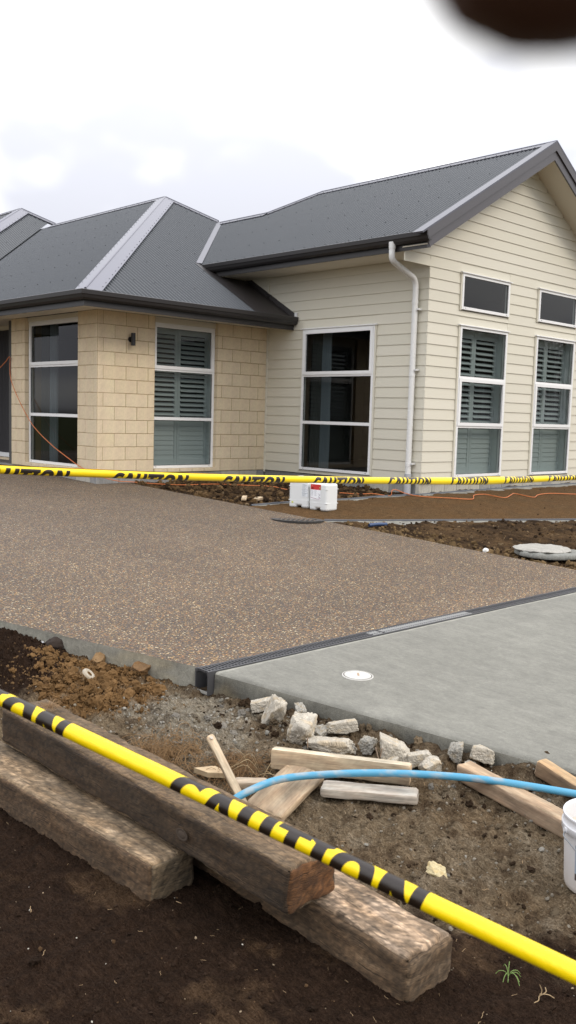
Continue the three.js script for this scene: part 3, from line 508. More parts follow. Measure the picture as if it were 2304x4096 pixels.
// --- foreground: churned ground between the slab edge and the camera
const topsoilLine = (u, w) => { const line = w < 5.0 ? -8.92 : w < 6.2 ? -8.60 : -8.60 + 0.40 * sm(6.15, 6.85, w) + 0.26 * sm(6.85, 7.6, w); return sm(0.16, -0.1, u - line + 0.28 * fbm2(u * 2.3, w * 2.3, 4)); };
const heap = (u, w) => Math.exp(-(((u + 8.25) / 0.36) ** 2 + ((w - 3.22) / 0.62) ** 2)) + 0.6 * Math.exp(-(((u + 8.7) / 0.5) ** 2 + ((w - 3.5) / 0.6) ** 2));
const clayZone = (u, w) => clamp(1.25 * Math.exp(-(((u + 8.02 - (w - 3.9) * -0.1) / 0.34) ** 2 + ((w - 3.98) / 0.46) ** 2)) + 0.35 * fbm2(u * 3, w * 3, 3));
const sandZone = (u, w) => clamp(1.2 * Math.exp(-(((u + 7.95) / 0.36) ** 2 + ((w - 4.75) / 0.52) ** 2)) + 0.6 * fbm2(u * 3 + 7, w * 3, 4));
function baseG(u, w) { return -0.274 - 0.037 * w - (0.1 + 0.135 * sm(0, 1.1, -7.55 + (w - 5) * 0.12 - u)); }
function groundY(u, w, fine = true) {
  const d = topsoilLine(u, w), h = heap(u, w), cl = clayZone(u, w);
  const de = NE(w) - u; let y = baseG(u, w) + 0.10 * h - 0.03 * sm(0.3, 0.1, de) * sm(5.2, 4.6, w) + (0.05 * sm(5.0, 6.4, w) + 0.022) * sm(0.17, 0.0, de + 0.07 * fbm2(u * 5, w * 5, 2)) * (0.75 + 0.5 * n2(w * 5, 4));
  y += 0.018 * fbm2(u * 1.6, w * 1.6, 3) * sm(0.02, 0.4, NE(w) - u);
  if (fine) {
    const a = fbm2(u * 7, w * 7, 4), r = 1 - Math.abs(n2(u * 9 + 3, w * 4.5)), b = fbm2(u * 30, w * 30, 3);
    y += (0.026 * a + 0.010 * b) * lerp(1, 0.5, d) + 0.012 * (r * r - 0.5) * (1 - d);
    y += cl * (0.022 * Math.abs(fbm2(u * 12, w * 12, 3)) + 0.010 * b) + h * 0.018 * b + d * 0.004 * n2(u * 55, w * 55);
    const track = Math.sin((u + 7.9) * 22 + 3 * n2(u * 2, w * 2)) * sm(0.5, 0.1, Math.abs(w - 6.5)) * sm(0.4, 0.15, Math.abs(u + 7.9)); y -= 0.006 * Math.max(0, track);
  }
  return y;
}
function groundCol(u, w) {
  const d = Math.max(topsoilLine(u, w), sm(0.32, 0.5, heap(u, w) + 0.1 * fbm2(u * 6, w * 6, 3))), a = fbm2(u * 1.9, w * 1.9, 4), b = fbm2(u * 8, w * 8, 3);
  let c = mix(EARTH.grey, EARTH.bed, clamp(0.12 + 0.6 * a)); c = mix(c, EARTH.sand, 0.75 * sm(0.4, 0.95, sandZone(u, w) + 0.25 * b)); c = mix(c, EARTH.clay, sm(0.3, 0.65, clayZone(u, w)));
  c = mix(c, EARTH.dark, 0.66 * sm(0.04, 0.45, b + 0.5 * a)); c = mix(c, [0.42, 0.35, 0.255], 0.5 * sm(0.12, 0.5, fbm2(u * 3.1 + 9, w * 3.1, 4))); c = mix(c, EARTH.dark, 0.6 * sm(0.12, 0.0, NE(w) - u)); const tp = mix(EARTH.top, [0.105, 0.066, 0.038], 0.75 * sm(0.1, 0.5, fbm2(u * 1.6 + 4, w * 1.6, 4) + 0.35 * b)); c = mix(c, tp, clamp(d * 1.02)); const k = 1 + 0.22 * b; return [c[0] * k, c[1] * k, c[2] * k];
}
{
  const U0 = -10.9, U1 = -6.9, W0 = 2.0, W1g = 9.6, st = 0.0105, nu = Math.round((U1 - U0) / st), nv = Math.round((W1g - W0) / st);
  const y = (u, w) => groundY(u, w);
  struct('ground', sheet(nu, nv, (s, t) => { const u = lerp(U0, U1, s), w = lerp(W0, W1g, t); return [u, y(u, w), w]; }, groundCol), M.soil);
  // the same earth, coarser, out to the horizon
  const far = sheet(120, 120, (s, t) => { const p = (s - 0.5) * 2, q = (t - 0.5) * 2, u = -8 + 300 * Math.sign(p) * Math.pow(Math.abs(p), 3), w = 5 + 300 * Math.sign(q) * Math.pow(Math.abs(q), 3); const inA = u > U0 - 0.4 && u < U1 + 0.4 && w > W0 - 0.4 && w < W1g + 0.4, inB = u > -13 && u < 9 && w > -16 && w < 10.4; return [u, inA ? -1.25 : inB ? -1.1 : -0.82 + 0.02 * fbm2(u * 0.6, w * 0.6, 3), w]; }, (u, w) => mix(EARTH.bed, [0.10, 0.12, 0.05], sm(8, 25, Math.hypot(u + 8, w - 5) + 6 * fbm2(u * 0.1, w * 0.1))));
  const f = struct('ground', far, M.soil);
  // verges that join the fine patch to the coarse sheet
  const verge = (u0, u1, w0, w1, nU, nW) => struct('ground', sheet(nU, nW, (s, t) => { const u = lerp(u0, u1, s), w = lerp(w0, w1, t); return [u, groundY(clamp(u, U0, -6.9), clamp(w, W0, W1g), false) - 0.006, w]; }, (u, w) => groundCol(clamp(u, U0, U1), clamp(w, W0, W1g))), M.soil);
  verge(-13.5, U0 + 0.02, -16, 10.6, 40, 120); verge(U0, -6.9, W1g - 0.02, 10.6, 40, 10); verge(U0, -7.2, -16, W0 + 0.02, 50, 120);
}
// --- garden beds between the driveway and the house
const CP = [[-2.78, -3.41, -.15], [-1.5, -3.41, -.13], [0, -3.41, -.13], [0, -2.2, -.13], [0, -1.1, -.14], [0, -.2, -.15], [.3, .02, -.14], [1.2, .02, -.125], [2.5, .02, -.11], [4.3, .02, -.11], [6, .02, -.11],
  [-2.61, -.73, -.265], [-1.9, -.63, -.245], [-1.05, -.44, -.225], [-.35, -.33, -.2], [-.06, .12, -.16], [1, .3, -.15], [2.48, .3, -.135], [4.25, .3, -.135],
  [-2.78, .73, -.31], [-2.58, .96, -.305], [-1.33, 1.7, -.30], [.03, 2.48, -.295], [1.5, 3.3, -.29], [2.5, 3.9, -.285], [0, 1.2, -.215], [1.5, 1.6, -.21], [3, 2, -.2], [5, 2.5, -.2], [-1.2, .6, -.25],
  [-1.4, -2, -.13], [-1.6, -1.2, -.17], [-2.2, 3.4, -.43], [-1, 4, -.42], [1, 5, -.42], [4, 5.5, -.4], [-2, 5, -.46]];
for (const w of [-3, -2.5, -2, -1.5, -1, 0, .4, 1.5, 2.2, 2.9, 3.6, 4.3, 5]) CP.push([FE(w) + 0.03, w, S(w) - 0.03]);
function bedBase(u, w) { let a = 0, b = 0; for (const [x, z, y] of CP) { const k = Math.pow((x - u) ** 2 + (z - w) ** 2 + 0.01, -1.75); a += k * y; b += k; } return a / b; }
// path of the two mowing strips (top of their dark boards)
const STRIP1 = [[-2.66, -.245, -.74], [-2.03, -.225, -.68], [-1.05, -.2, -.44], [-.45, -.172, -.3], [-.06, -.135, .04], [1.0, -.112, .12], [2.48, -.095, .15], [4.25, -.093, .15], [6.2, -.09, .15]];
const STRIP2 = [[-2.80, -.285, .74], [-2.58, -.28, .96], [-1.33, -.272, 1.7], [.03, -.265, 2.48], [2.6, -.25, 3.95]];
const s1z = (u) => pw(STRIP1.map((p) => [p[0], p[2]]), u), s2z = (u) => pw(STRIP2.map((p) => [p[0], p[2]]), u);
function bedY(u, w) {
  let y = bedBase(u, w); const a = fbm2(u * 3.2, w * 3.2, 4), b = fbm2(u * 12, w * 12, 3), rough = w < s1z(u) ? 1 : w < s2z(u) ? 0.28 : 0.8, e = sm(0.0, 0.25, u - FE(w));
  y += rough * e * (0.03 * a + 0.018 * b); if (w > s2z(u)) { const r = Math.hypot(u + 2.3, w - 3.42); y -= 0.018 * sm(0.62, 0.36, r) * e; }
  return y;
}
function bedCol(u, w) {
  const a = fbm2(u * 1.3, w * 1.3, 4), b = fbm2(u * 6, w * 6, 3); let c;
  if (w < s1z(u)) c = mix(EARTH.dark, EARTH.bed, clamp(0.32 + 0.9 * a + 0.45 * b)); else if (w < s2z(u)) c = mix(EARTH.bed, [0.23, 0.135, 0.062], clamp(0.5 + 0.8 * a)); else c = mix(EARTH.dark, EARTH.bed, clamp(0.38 + 0.8 * a + 0.4 * b));
  if (w > s1z(u) - 0.02 && w < s2z(u)) c = mix(c, EARTH.dark, 0.6 * sm(0.2, 0.05, s2z(u) - w)); const k = 1 + 0.2 * b; return [c[0] * k, c[1] * k, c[2] * k];
}
struct('soil_bed', sheet(300, 300, (s, t) => { const w = lerp(-3.42, 9.5, Math.pow(t, 1.4)), u = lerp(FE(w) + 0.004, 8.5, Math.pow(s, 1.6)); return [u, bedY(u, w), w]; }, bedCol), M.soil);

// --- loose earth: clods, crumbs and pebbles lying on it
const clodGeo = (seed, detail = 1, amp = 0.35) => { const g = mergeVertices(new THREE.IcosahedronGeometry(1, detail).deleteAttribute('uv').deleteAttribute('normal')), p = g.attributes.position; for (let i = 0; i < p.count; i++) { const v = V(p.getX(i), p.getY(i), p.getZ(i)), k = 1 + amp * fbm3(v.x * 1.3 + seed, v.y * 1.3, v.z * 1.3 + seed * 3, 3) * 1.6; p.setXYZ(i, v.x * k, v.y * k * 0.8, v.z * k); } const q = g.toNonIndexed(); q.computeVertexNormals(); return detail > 1 ? toCreasedNormals(q, 0.6) : q; };
const clodA = clodGeo(1), clodB = clodGeo(5), clodC = clodGeo(9, 2, 0.45), pebble = clodGeo(14, 2, 0.16);
const col = (c, k = 1) => new THREE.Color().setRGB(c[0] * k, c[1] * k, c[2] * k);
function strew(name, geo, n, seed, place, parent = scene) {
  const R = rng(seed), list = []; for (let i = 0; i < n * 6 && list.length < n; i++) { const e = place(R); if (!e) continue; const [x, y, z, s, c] = e; list.push({ m: mat4([x, y, z], R() * 6.28, R() * 6.28, R() * 6.28, s * (0.7 + 0.6 * R()), s * (0.6 + 0.5 * R()), s * (0.7 + 0.6 * R())), c }); } return scatter(name, geo, M.clod, list, parent);
}
const tint = (c, R, v = 0.3) => col(c, 0.45 * (1 - v / 2 + v * R()) * 1.05);
const inFore = (u, w) => u < NE(w) - 0.02;
strew('clay_clods', clodC, 520, 201, (R) => { const u = -8.75 + R() * 1.2, w = 3.2 + R() * 1.7; if (!inFore(u, w) || clayZone(u, w) < 0.35 + 0.4 * R()) return; const s = 0.006 + 0.028 * Math.pow(R(), 2.5); return [u, groundY(u, w) + s * 0.3, w, s, tint([0.27, 0.155, 0.065], R, 0.5)]; });
strew('clay_clods', clodB, 1500, 202, (R) => { const u = -8.8 + R() * 1.3, w = 3.1 + R() * 2.0; if (!inFore(u, w) || clayZone(u, w) < 0.2 + 0.5 * R()) return; const s = 0.003 + 0.008 * R() * R(); return [u, groundY(u, w) + s * 0.3, w, s, tint([0.28, 0.17, 0.08], R, 0.6)]; });
strew('cement_crumbs', clodA, 1500, 203, (R) => { const u = -8.7 + R() * 1.5, w = 3.9 + R() * 3.4; if (!inFore(u, w)) return; const z = sandZone(u, w); if (z < 0.1 + 0.75 * R()) return; const s = 0.0018 + 0.010 * Math.pow(R(), 4); return [u, groundY(u, w) + s * 0.2, w, s, tint(R() < 0.5 ? [0.52, 0.49, 0.42] : [0.36, 0.31, 0.23], R, 0.5)]; });
strew('soil_crumbs', clodB, 5200, 204, (R) => { const u = -8.9 + R() * 1.9, w = 4.4 + R() * 4; if (!inFore(u, w) || topsoilLine(u, w) > 0.6) return; const s = 0.002 + 0.007 * Math.pow(R(), 5); return [u, groundY(u, w) + s * 0.15, w, s, tint(R() < 0.12 ? EARTH.dark : R() < 0.4 ? [0.42, 0.37, 0.29] : EARTH.grey, R, 0.5)]; });
strew('earth_clods', clodC, 330, 216, (R) => { const w = 4.7 + R() * 2.6, u = NE(w) - 0.03 - 0.34 * Math.pow(R(), 1.6); const s = 0.005 + 0.024 * Math.pow(R(), 3); return [u, groundY(u, w) + s * 0.2, w, s, tint(R() < 0.35 ? EARTH.dark : R() < 0.4 ? [0.36, 0.33, 0.28] : [0.22, 0.165, 0.105], R, 0.6)]; });
strew('earth_clods', clodC, 420, 217, (R) => { const u = -8.55 + R() * 1.1, w = 5.3 + R() * 2.9; if (!inFore(u, w) || topsoilLine(u, w) > 0.5) return; if (fbm2(u * 2.2 + 3, w * 2.2, 2) < 0.3 * R() - 0.05) return; const s = 0.004 + 0.014 * Math.pow(R(), 3); return [u, groundY(u, w) + s * 0.12, w, s, tint(R() < 0.3 ? EARTH.dark : [0.24, 0.185, 0.12], R, 0.6)]; });
strew('topsoil_clods', clodC, 260, 215, (R) => { const u = -10.4 + R() * 2.6, w = 4.6 + R() * 4.2; if (topsoilLine(u, w) < 0.5) return; const s = 0.005 + 0.012 * Math.pow(R(), 3); return [u, groundY(u, w) + s * 0.15, w, s, tint([0.046, 0.029, 0.019], R, 0.6)]; });
strew('topsoil_crumbs', clodA, 9000, 205, (R) => { const u = -10.4 + R() * 2.6, w = 2.8 + R() * 6; if (topsoilLine(u, w) < 0.4 && heap(u, w) < 0.35) return; const s = 0.0016 + 0.006 * Math.pow(R(), 6) + (heap(u, w) > 0.4 ? 0.006 * R() : 0); return [u, groundY(u, w) + s * 0.2, w, s, tint(R() < 0.12 ? [0.14, 0.085, 0.045] : [0.048, 0.030, 0.020], R, 0.7)]; });
strew('pale_pebbles', pebble, 520, 206, (R) => { const u = -10.4 + R() * 3.3, w = 3.4 + R() * 5; if (!inFore(u, w)) return; const s = 0.0013 + 0.0028 * Math.pow(R(), 4); return [u, groundY(u, w) + s * 0.5, w, s, tint(R() < 0.5 ? [0.9, 0.85, 0.72] : [0.62, 0.48, 0.32], R, 0.4)]; });
strew('soil_clods', clodC, 1300, 207, (R) => { const u = -2.75 + R() * 3.6, w = -3.35 + R() * 3.1; if (u > -0.03 || w > s1z(u) - 0.06) return; const s = 0.009 + 0.038 * Math.pow(R(), 3); return [u, bedY(u, w) + s * 0.3, w, s, tint(R() < 0.45 ? EARTH.dark : R() < 0.4 ? [0.24, 0.15, 0.07] : EARTH.bed, R, 0.6)]; });
strew('soil_crumbs', clodB, 2600, 208, (R) => { const u = -2.75 + R() * 6, w = -3.3 + R() * 8; if (u < FE(w) + 0.04 || (u > -0.03 && w < 0.3) || Math.abs(w - s1z(u)) < 0.07 || Math.abs(w - s2z(u)) < 0.07) return; const mid = w > s1z(u) && w < s2z(u); if (mid && R() < 0.9) return; const s = (mid ? 0.5 : 1) * (0.006 + 0.02 * Math.pow(R(), 3)); return [u, bedY(u, w) + s * 0.25, w, s, tint(R() < 0.4 ? EARTH.dark : R() < 0.3 ? [0.30, 0.21, 0.12] : EARTH.bed, R, 0.6)]; });
strew('clay_clods', clodA, 420, 209, (R) => { const w = 1.1 + R() * 3.4, u = FE(w) + 0.03 + Math.pow(R(), 2) * 0.55; const s = 0.008 + 0.028 * Math.pow(R(), 2.5); return [u, bedY(u, w) + s * 0.3, w, s, tint([0.25, 0.165, 0.08], R, 0.6)]; });
// dry bits of straw and root on the dark soil
{
  const R = rng(301), list = [], g = tube([[-0.5, 0, 0], [-0.15, 0.06, 0.05], [0.2, -0.03, -0.04], [0.5, 0.03, 0.02]], 0.035, 8, 4);
  for (let i = 0; i < 420; i++) { const u = -10.2 + R() * 2.6, w = 5 + R() * 3.6; if (!inFore(u, w)) continue; const L = 0.012 + 0.03 * R() * R(); list.push({ m: mat4([u, groundY(u, w) + 0.002, w], (R() - 0.5) * 0.4, R() * 6.28, (R() - 0.5) * 0.4, L, L * 0.8, L), c: col([0.30, 0.21, 0.12], 0.5 + R()) }); }
  scatter('straw', g, M.clod, list, scene);
}

// ---------------------------------------------------------------- two mowing strips: dark edging board bedded in a concrete haunch
function edging(path, label, seed, boardMat) {
  const g = thing('garden_edging', label, 'edging'), c = new THREE.CatmullRomCurve3(path.map((p) => V(...p)), false, 'centripetal'), n = 120, P = c.getSpacedPoints(n);
  const ring = (prof, name, mat, wob, colr) => { const pos = [], idx = [], uv = [], cc = [], m = prof.length; for (let i = 0; i <= n; i++) { const t = P[Math.min(n, i + 1)].clone().sub(P[Math.max(0, i - 1)]).setY(0).normalize(), o = V(-t.z, 0, t.x); for (let k = 0; k < m; k++) { const q = wob * fbm2(i * 0.23 + seed, k * 3.1, 3), p = P[i].clone().addScaledVector(o, prof[k][0] * (1 + q)); p.y += prof[k][1] + 0.012 * q; pos.push(p.x, p.y, p.z); uv.push(i * 0.07, k * 0.05); cc.push(...(colr ? colr(i, k) : [1, 1, 1])); } } for (let i = 0; i < n; i++) for (let k = 0; k < m - 1; k++) { const a = i * m + k, b = a + 1, d = a + m, e = d + 1; idx.push(a, b, d, b, e, d); } mesh(name, geoFrom(pos, idx, uv, cc), mat, g); };
  ring([[-0.016, -0.1], [-0.016, -0.004], [-0.012, 0], [0.012, 0], [0.016, -0.004], [0.016, -0.1]], 'edging_board', boardMat, 0.05);
  ring([[0.016, -0.018], [0.05, -0.026], [0.12, -0.04], [0.20, -0.062], [0.225, -0.12]], 'concrete_haunch', M.rawConcrete, 0.55, (i, k) => { const v = 0.95 + 0.4 * fbm2(i * 0.5, k * 2 + seed, 3); return [v, v, v * 0.97]; });
  ring([[-0.05, -0.08], [-0.03, -0.028], [-0.016, -0.016]], 'concrete_haunch', M.rawConcrete, 0.5, (i, k) => { const v = 0.6 + 0.3 * fbm2(i * 0.7, k + seed, 3); return [v, v * 0.93, v * 0.82]; });
  return g;
}
edging(STRIP1, 'dark garden edging bedded in pale concrete, running along the foot of the gable wall', 3, std([0.105, 0.115, 0.13], 0.6));
edging(STRIP2, 'straight dark garden edging crossing the bare brown bed beside the round grate', 8, std([0.095, 0.10, 0.11], 0.6));

// ---------------------------------------------------------------- round cast grate in the driveway, cover in the slab, concrete lid in the bed
{
  const z = 0.585, x = -3.09, g = thing('drain_grate', 'round black cast iron grate with slanting slots set in the aggregate driveway', 'drain grate', [x, S(z) + 0.004, z]); g.rotation.x = 0.037; g.rotation.order = 'YXZ'; g.rotation.y = 2.2;
  const R0 = 0.305, sh = new THREE.Shape(); sh.absarc(0, 0, R0, 0, Math.PI * 2); const n = 8, iron = std([0.075, 0.071, 0.067], 0.75, { map: concT });
  for (let i = 0; i < n; i++) { const a = -0.196 + i * 0.056, h = Math.sqrt(0.235 ** 2 - a * a), p = new THREE.Path(), w = 0.019; p.moveTo(a - w, -h); p.absarc(a, -h, w, Math.PI, 2 * Math.PI); p.lineTo(a + w, h); p.absarc(a, h, w, 0, Math.PI); p.lineTo(a - w, -h); sh.holes.push(p); }
  const e = new THREE.ExtrudeGeometry(sh, { depth: 0.022, bevelEnabled: false, curveSegments: 40 }); e.rotateX(-Math.PI / 2); e.translate(0, -0.016, 0); mesh('grating', e, iron, g);
  const r = new THREE.RingGeometry(R0 - 0.004, R0 + 0.012, 64); r.rotateX(-Math.PI / 2); r.translate(0, 0.0045, 0); mesh('rim', r, std([0.06, 0.055, 0.05], 0.8), g);
  const sump = new THREE.CylinderGeometry(0.28, 0.26, 0.25, 40, 1, true); sump.translate(0, -0.14, 0); const b = new THREE.CircleGeometry(0.27, 30); b.rotateX(-Math.PI / 2); b.translate(0, -0.04, 0); mesh('sump', b, M.dark, g);
}
{
  const z = 5.095, x = -7.064, g = thing('service_cover', 'small round white plastic cover set flush in the new grey concrete slab', 'service cover', [x, S(z) + 0.003, z]); g.rotation.x = 0.037;
  const pl = std([0.72, 0.70, 0.65], 0.6, { map: concT });
  const c = new THREE.LatheGeometry([[0, 0.004], [0.07, 0.0035], [0.074, 0.002], [0.075, -0.006], [0.078, -0.006], [0.079, 0.001], [0.086, 0.0005], [0.087, -0.01]].map((p) => new THREE.Vector2(...p)), 48); mesh('lid', c, pl, g);
  const s = mesh('key_slot', new RoundedBoxGeometry(0.045, 0.004, 0.012, 2, 0.003), std([0.35, 0.25, 0.16], 0.9), g); s.position.set(0.004, 0.0035, 0); s.rotation.y = 0.8;
  const gap = new THREE.RingGeometry(0.0745, 0.0785, 48); gap.rotateX(-Math.PI / 2); gap.translate(0, 0.0015, 0); mesh('joint', gap, std([0.10, 0.09, 0.08], 0.9), g);
}
{
  const g = thing('chamber_cover', 'round pale concrete lid sunk in the dark bed at the driveway edge', 'chamber lid', [-2.33, -0.362, 3.40]);
  const blob = (r, h0, h1, amp, sd) => { const pr = [[0, h1], [r * 0.6, h1], [r * 0.93, h1 - 0.004], [r, h1 - 0.018], [r * 1.01, h0 + 0.01], [r * 0.97, h0]].map((p) => new THREE.Vector2(...p)), q = new THREE.LatheGeometry(pr, 80), p = q.attributes.position; for (let i = 0; i < p.count; i++) { const a = Math.atan2(p.getZ(i), p.getX(i)), k = 1 + amp * fbm2(Math.cos(a) * 1.6 + sd, Math.sin(a) * 1.6, 4); p.setXYZ(i, p.getX(i) * k, p.getY(i) + 0.012 * fbm2(p.getX(i) * 5 + sd, p.getZ(i) * 5, 3), p.getZ(i) * k); } q.computeVertexNormals(); const u = q.attributes.uv; for (let i = 0; i < u.count; i++) u.setXY(i, p.getX(i), p.getZ(i)); return q; };
  mesh('lid', blob(0.29, 0.0, 0.03, 0.08, 2), std([0.50, 0.48, 0.43], 0.95, { map: concT, bumpMap: concB, bumpScale: 0.006 }), g);
  mesh('mortar_collar', blob(0.33, -0.055, 0.004, 0.16, 5), std([0.33, 0.33, 0.30], 0.95, { map: concT, bumpMap: concB, bumpScale: 0.01 }), g).position.set(0.03, 0, 0.06);
  solo('pebble', pebble, std([0.75, 0.74, 0.70], 0.9), 'white stone beside the round concrete lid in the dark bed', 'stone').applyMatrix4(mat4([-2.78, -0.385, 3.02], 1, 2, 0, 0.03, 0.04, 0.03));
}
// ---------------------------------------------------------------- channel drain between driveway and slab
{
  const z0 = 4.4965, z1 = 4.6085, xa = -7.71, xb = -2.75, zc = (z0 + z1) / 2, y = S(zc), g = thing('channel_drain', 'black plastic channel drain with slotted grating between aggregate driveway and concrete slab', 'drain');
  const pl = std([0.055, 0.055, 0.058], 0.5), dusty = std([0.36, 0.36, 0.345], 0.85), W = z1 - z0, hw = W / 2;
  const cs = [[-hw, -0.125], [-hw, 0.004], [-hw + 0.012, 0.004], [-hw + 0.012, -0.012], [-hw + 0.007, -0.02], [-hw + 0.007, -0.115], [hw - 0.007, -0.115], [hw - 0.007, -0.02], [hw - 0.012, -0.012], [hw - 0.012, 0.004], [hw, 0.004], [hw, -0.125]];
  mesh('channel', sweep(cs, V(xa, y, zc), V(xb, y, zc), V(0, 0, 1)), pl, g);
  mesh('grating_rail', merged([boxBetween(xa + 0.01, xb, y - 0.012, y + 0.0025, zc - hw + 0.0125, zc - hw + 0.019), boxBetween(xa + 0.01, xb, y - 0.012, y + 0.0025, zc + hw - 0.019, zc + hw - 0.0125), boxBetween(xa + 0.01, xb, y - 0.010, y + 0.0022, zc - 0.004 + 0.012, zc + 0.004 + 0.012)]), pl, g);
  const barG = [box(0.010, 0.012, 0.0465), box(0.010, 0.012, 0.0225)], far = [[], []]; let k = 0;
  for (let x = xa + 0.02; x < xb; x += 0.0235, k++) { const dust = sm(0.95, 0.1, Math.abs(x + 5.75)) > 0.25 + 0.5 * Math.abs(n2(x * 3, 5)); const mt = dust ? dusty : pl;
    [[zc - 0.0138, 0], [zc + 0.0264, 1]].forEach(([z, i]) => { if (k < 105) { const m = mesh('bar', barG[i], mt, g); m.position.set(x, y - 0.004, z); } else { const b = barG[i].clone(); b.translate(x, y - 0.004, z); far[i].push(b); } }); }
  const s = mesh('bar_run', merged([...far[0], ...far[1]]), pl, g); s.userData.kind = 'stuff';
  mesh('end_spigot', boxBetween(xa - 0.001, xa + 0.006, y - 0.121, y - 0.108, zc - hw + 0.008, zc + hw - 0.008), std([0.30, 0.29, 0.26], 0.9), g);
}
// ---------------------------------------------------------------- timber
// squared timber from a to b (centre of its top face), sawn or weathered: chipped arrises, checks, uneven faces
const hash = (x, y, z) => { const s = Math.sin(Math.round(x * 2000) * 12.9898 + Math.round(y * 2000) * 78.233 + Math.round(z * 2000) * 37.719) * 43758.5453; return s - Math.floor(s); };
function beam(a, b, w, h, { seed = 1, wear = 0.006, round = 0.008, seg = 120, col: c0 = [0.30, 0.24, 0.17], top = null, end = null, roll = 0, side = null, mott = 0 } = {}) {
  a = V(...a); b = V(...b); const L = a.distanceTo(b), nx = Math.max(8, Math.min(seg, Math.round(L / 0.012))), ny = Math.max(5, Math.round(h / 0.011)), nz = Math.max(5, Math.round(w / 0.011));
  let g = new THREE.BoxGeometry(L, h, w, nx, ny, nz); const p = g.attributes.position, nrm = g.attributes.normal, uv = g.attributes.uv, cc = [];
  for (let i = 0; i < p.count; i++) {
    let x = p.getX(i), y = p.getY(i), z = p.getZ(i); const N = [nrm.getX(i), nrm.getY(i), nrm.getZ(i)];
    if (Math.abs(N[0]) > 0.5) uv.setXY(i, z * 0.6 + seed, y + seed * 0.37); else if (Math.abs(N[1]) > 0.5) uv.setXY(i, x + seed, z + seed * 0.37); else uv.setXY(i, x + seed, y + seed * 0.37 + 0.5);
    // how near to an arris: rounded and chipped there
    const dx = L / 2 - Math.abs(x), dy = h / 2 - Math.abs(y), dz = w / 2 - Math.abs(z), chip = round * (1 + 1.5 * Math.max(0, fbm3(x * 5 + seed, y * 9, z * 9, 3)));
    const push = (d1, d2) => Math.max(0, 1 - Math.hypot(Math.min(d1, chip), Math.min(d2, chip)) / chip) * chip * 0.75;
    const e1 = push(dy, dz), e2 = push(dx, dy), e3 = push(dx, dz); const sx = Math.sign(x), sy = Math.sign(y), sz = Math.sign(z);
    const n1 = fbm3(x * 3 + seed * 7, y * 14, z * 14, 4), nn = fbm3(x * 10 + seed, y * 40, z * 40, 3);
    const ox = -sx * (e2 + e3), oy = -sy * (e1 + e2), oz = -sz * (e1 + e3);
    x += ox; y += oy + wear * n1 * (dy < 1e-4 ? 1 : 0.4) + wear * 0.4 * nn; z += oz + wear * fbm3(x * 3 + 20 + seed, y * 14, z * 14, 3) + wear * 0.35 * nn;
    if (dx < 1e-4) x += wear * 1.2 * fbm3(y * 22 + seed, z * 22, 3, 3);
    p.setXYZ(i, x, y, z);
    let c = c0; const t = fbm3(x * 2.4 + seed * 3, y * 8, z * 10, 4); if (N[1] > 0.5 && top) c = top; if (Math.abs(N[2]) > 0.5 && side) c = side; if (Math.abs(N[0]) > 0.5 && end) c = end; const pt = mott * sm(0.0, 0.35, fbm3(x * 20 + seed, y * 60, z * 75, 4) * 0.9 + 0.6 * fbm3(x * 4 + seed, y * 9, z * 11, 2)) * (N[1] > 0.5 ? 1 : 0.35); const k = (1 + 0.42 * t + (L > 1.2 ? 0.3 : 0.2) * nn) * (1 - 0.55 * mott * (N[1] > 0.5 ? 1 : 0)) * (1 + 1.5 * pt) * (mott || L > 1.2 ? 0.62 + 0.76 * hash(x, y, z) : 0.92 + 0.16 * hash(x, y, z)); cc.push(c[0] * k, c[1] * k * (1 - 0.05 * t), c[2] * k * (1 - 0.1 * t));
  }
  g.setAttribute('color', new THREE.Float32BufferAttribute(cc, 3)); g.computeVertexNormals(); g.translate(0, -h / 2, 0);
  const X = b.clone().sub(a).normalize(), Z = X.clone().cross(up).normalize(), Y = Z.clone().cross(X).normalize(); const q = new THREE.Matrix4().makeBasis(X, Y, Z).multiply(new THREE.Matrix4().makeRotationX(roll)); q.setPosition(a.clone().add(b).multiplyScalar(0.5)); g.applyMatrix4(q); return g;
}
const woodMat = new THREE.MeshStandardMaterial({ color: 0xffffff, roughness: 0.92, map: woodT, bumpMap: woodB, bumpScale: 0.005, vertexColors: true });
const oldWood = woodMat.clone(); oldWood.bumpScale = 0.003; oldWood.color.setRGB(1.0, 0.92, 0.80); woodMat.map = wood2T; woodMat.bumpScale = 0.0012;
const GY = (u, w) => baseG(u, w);
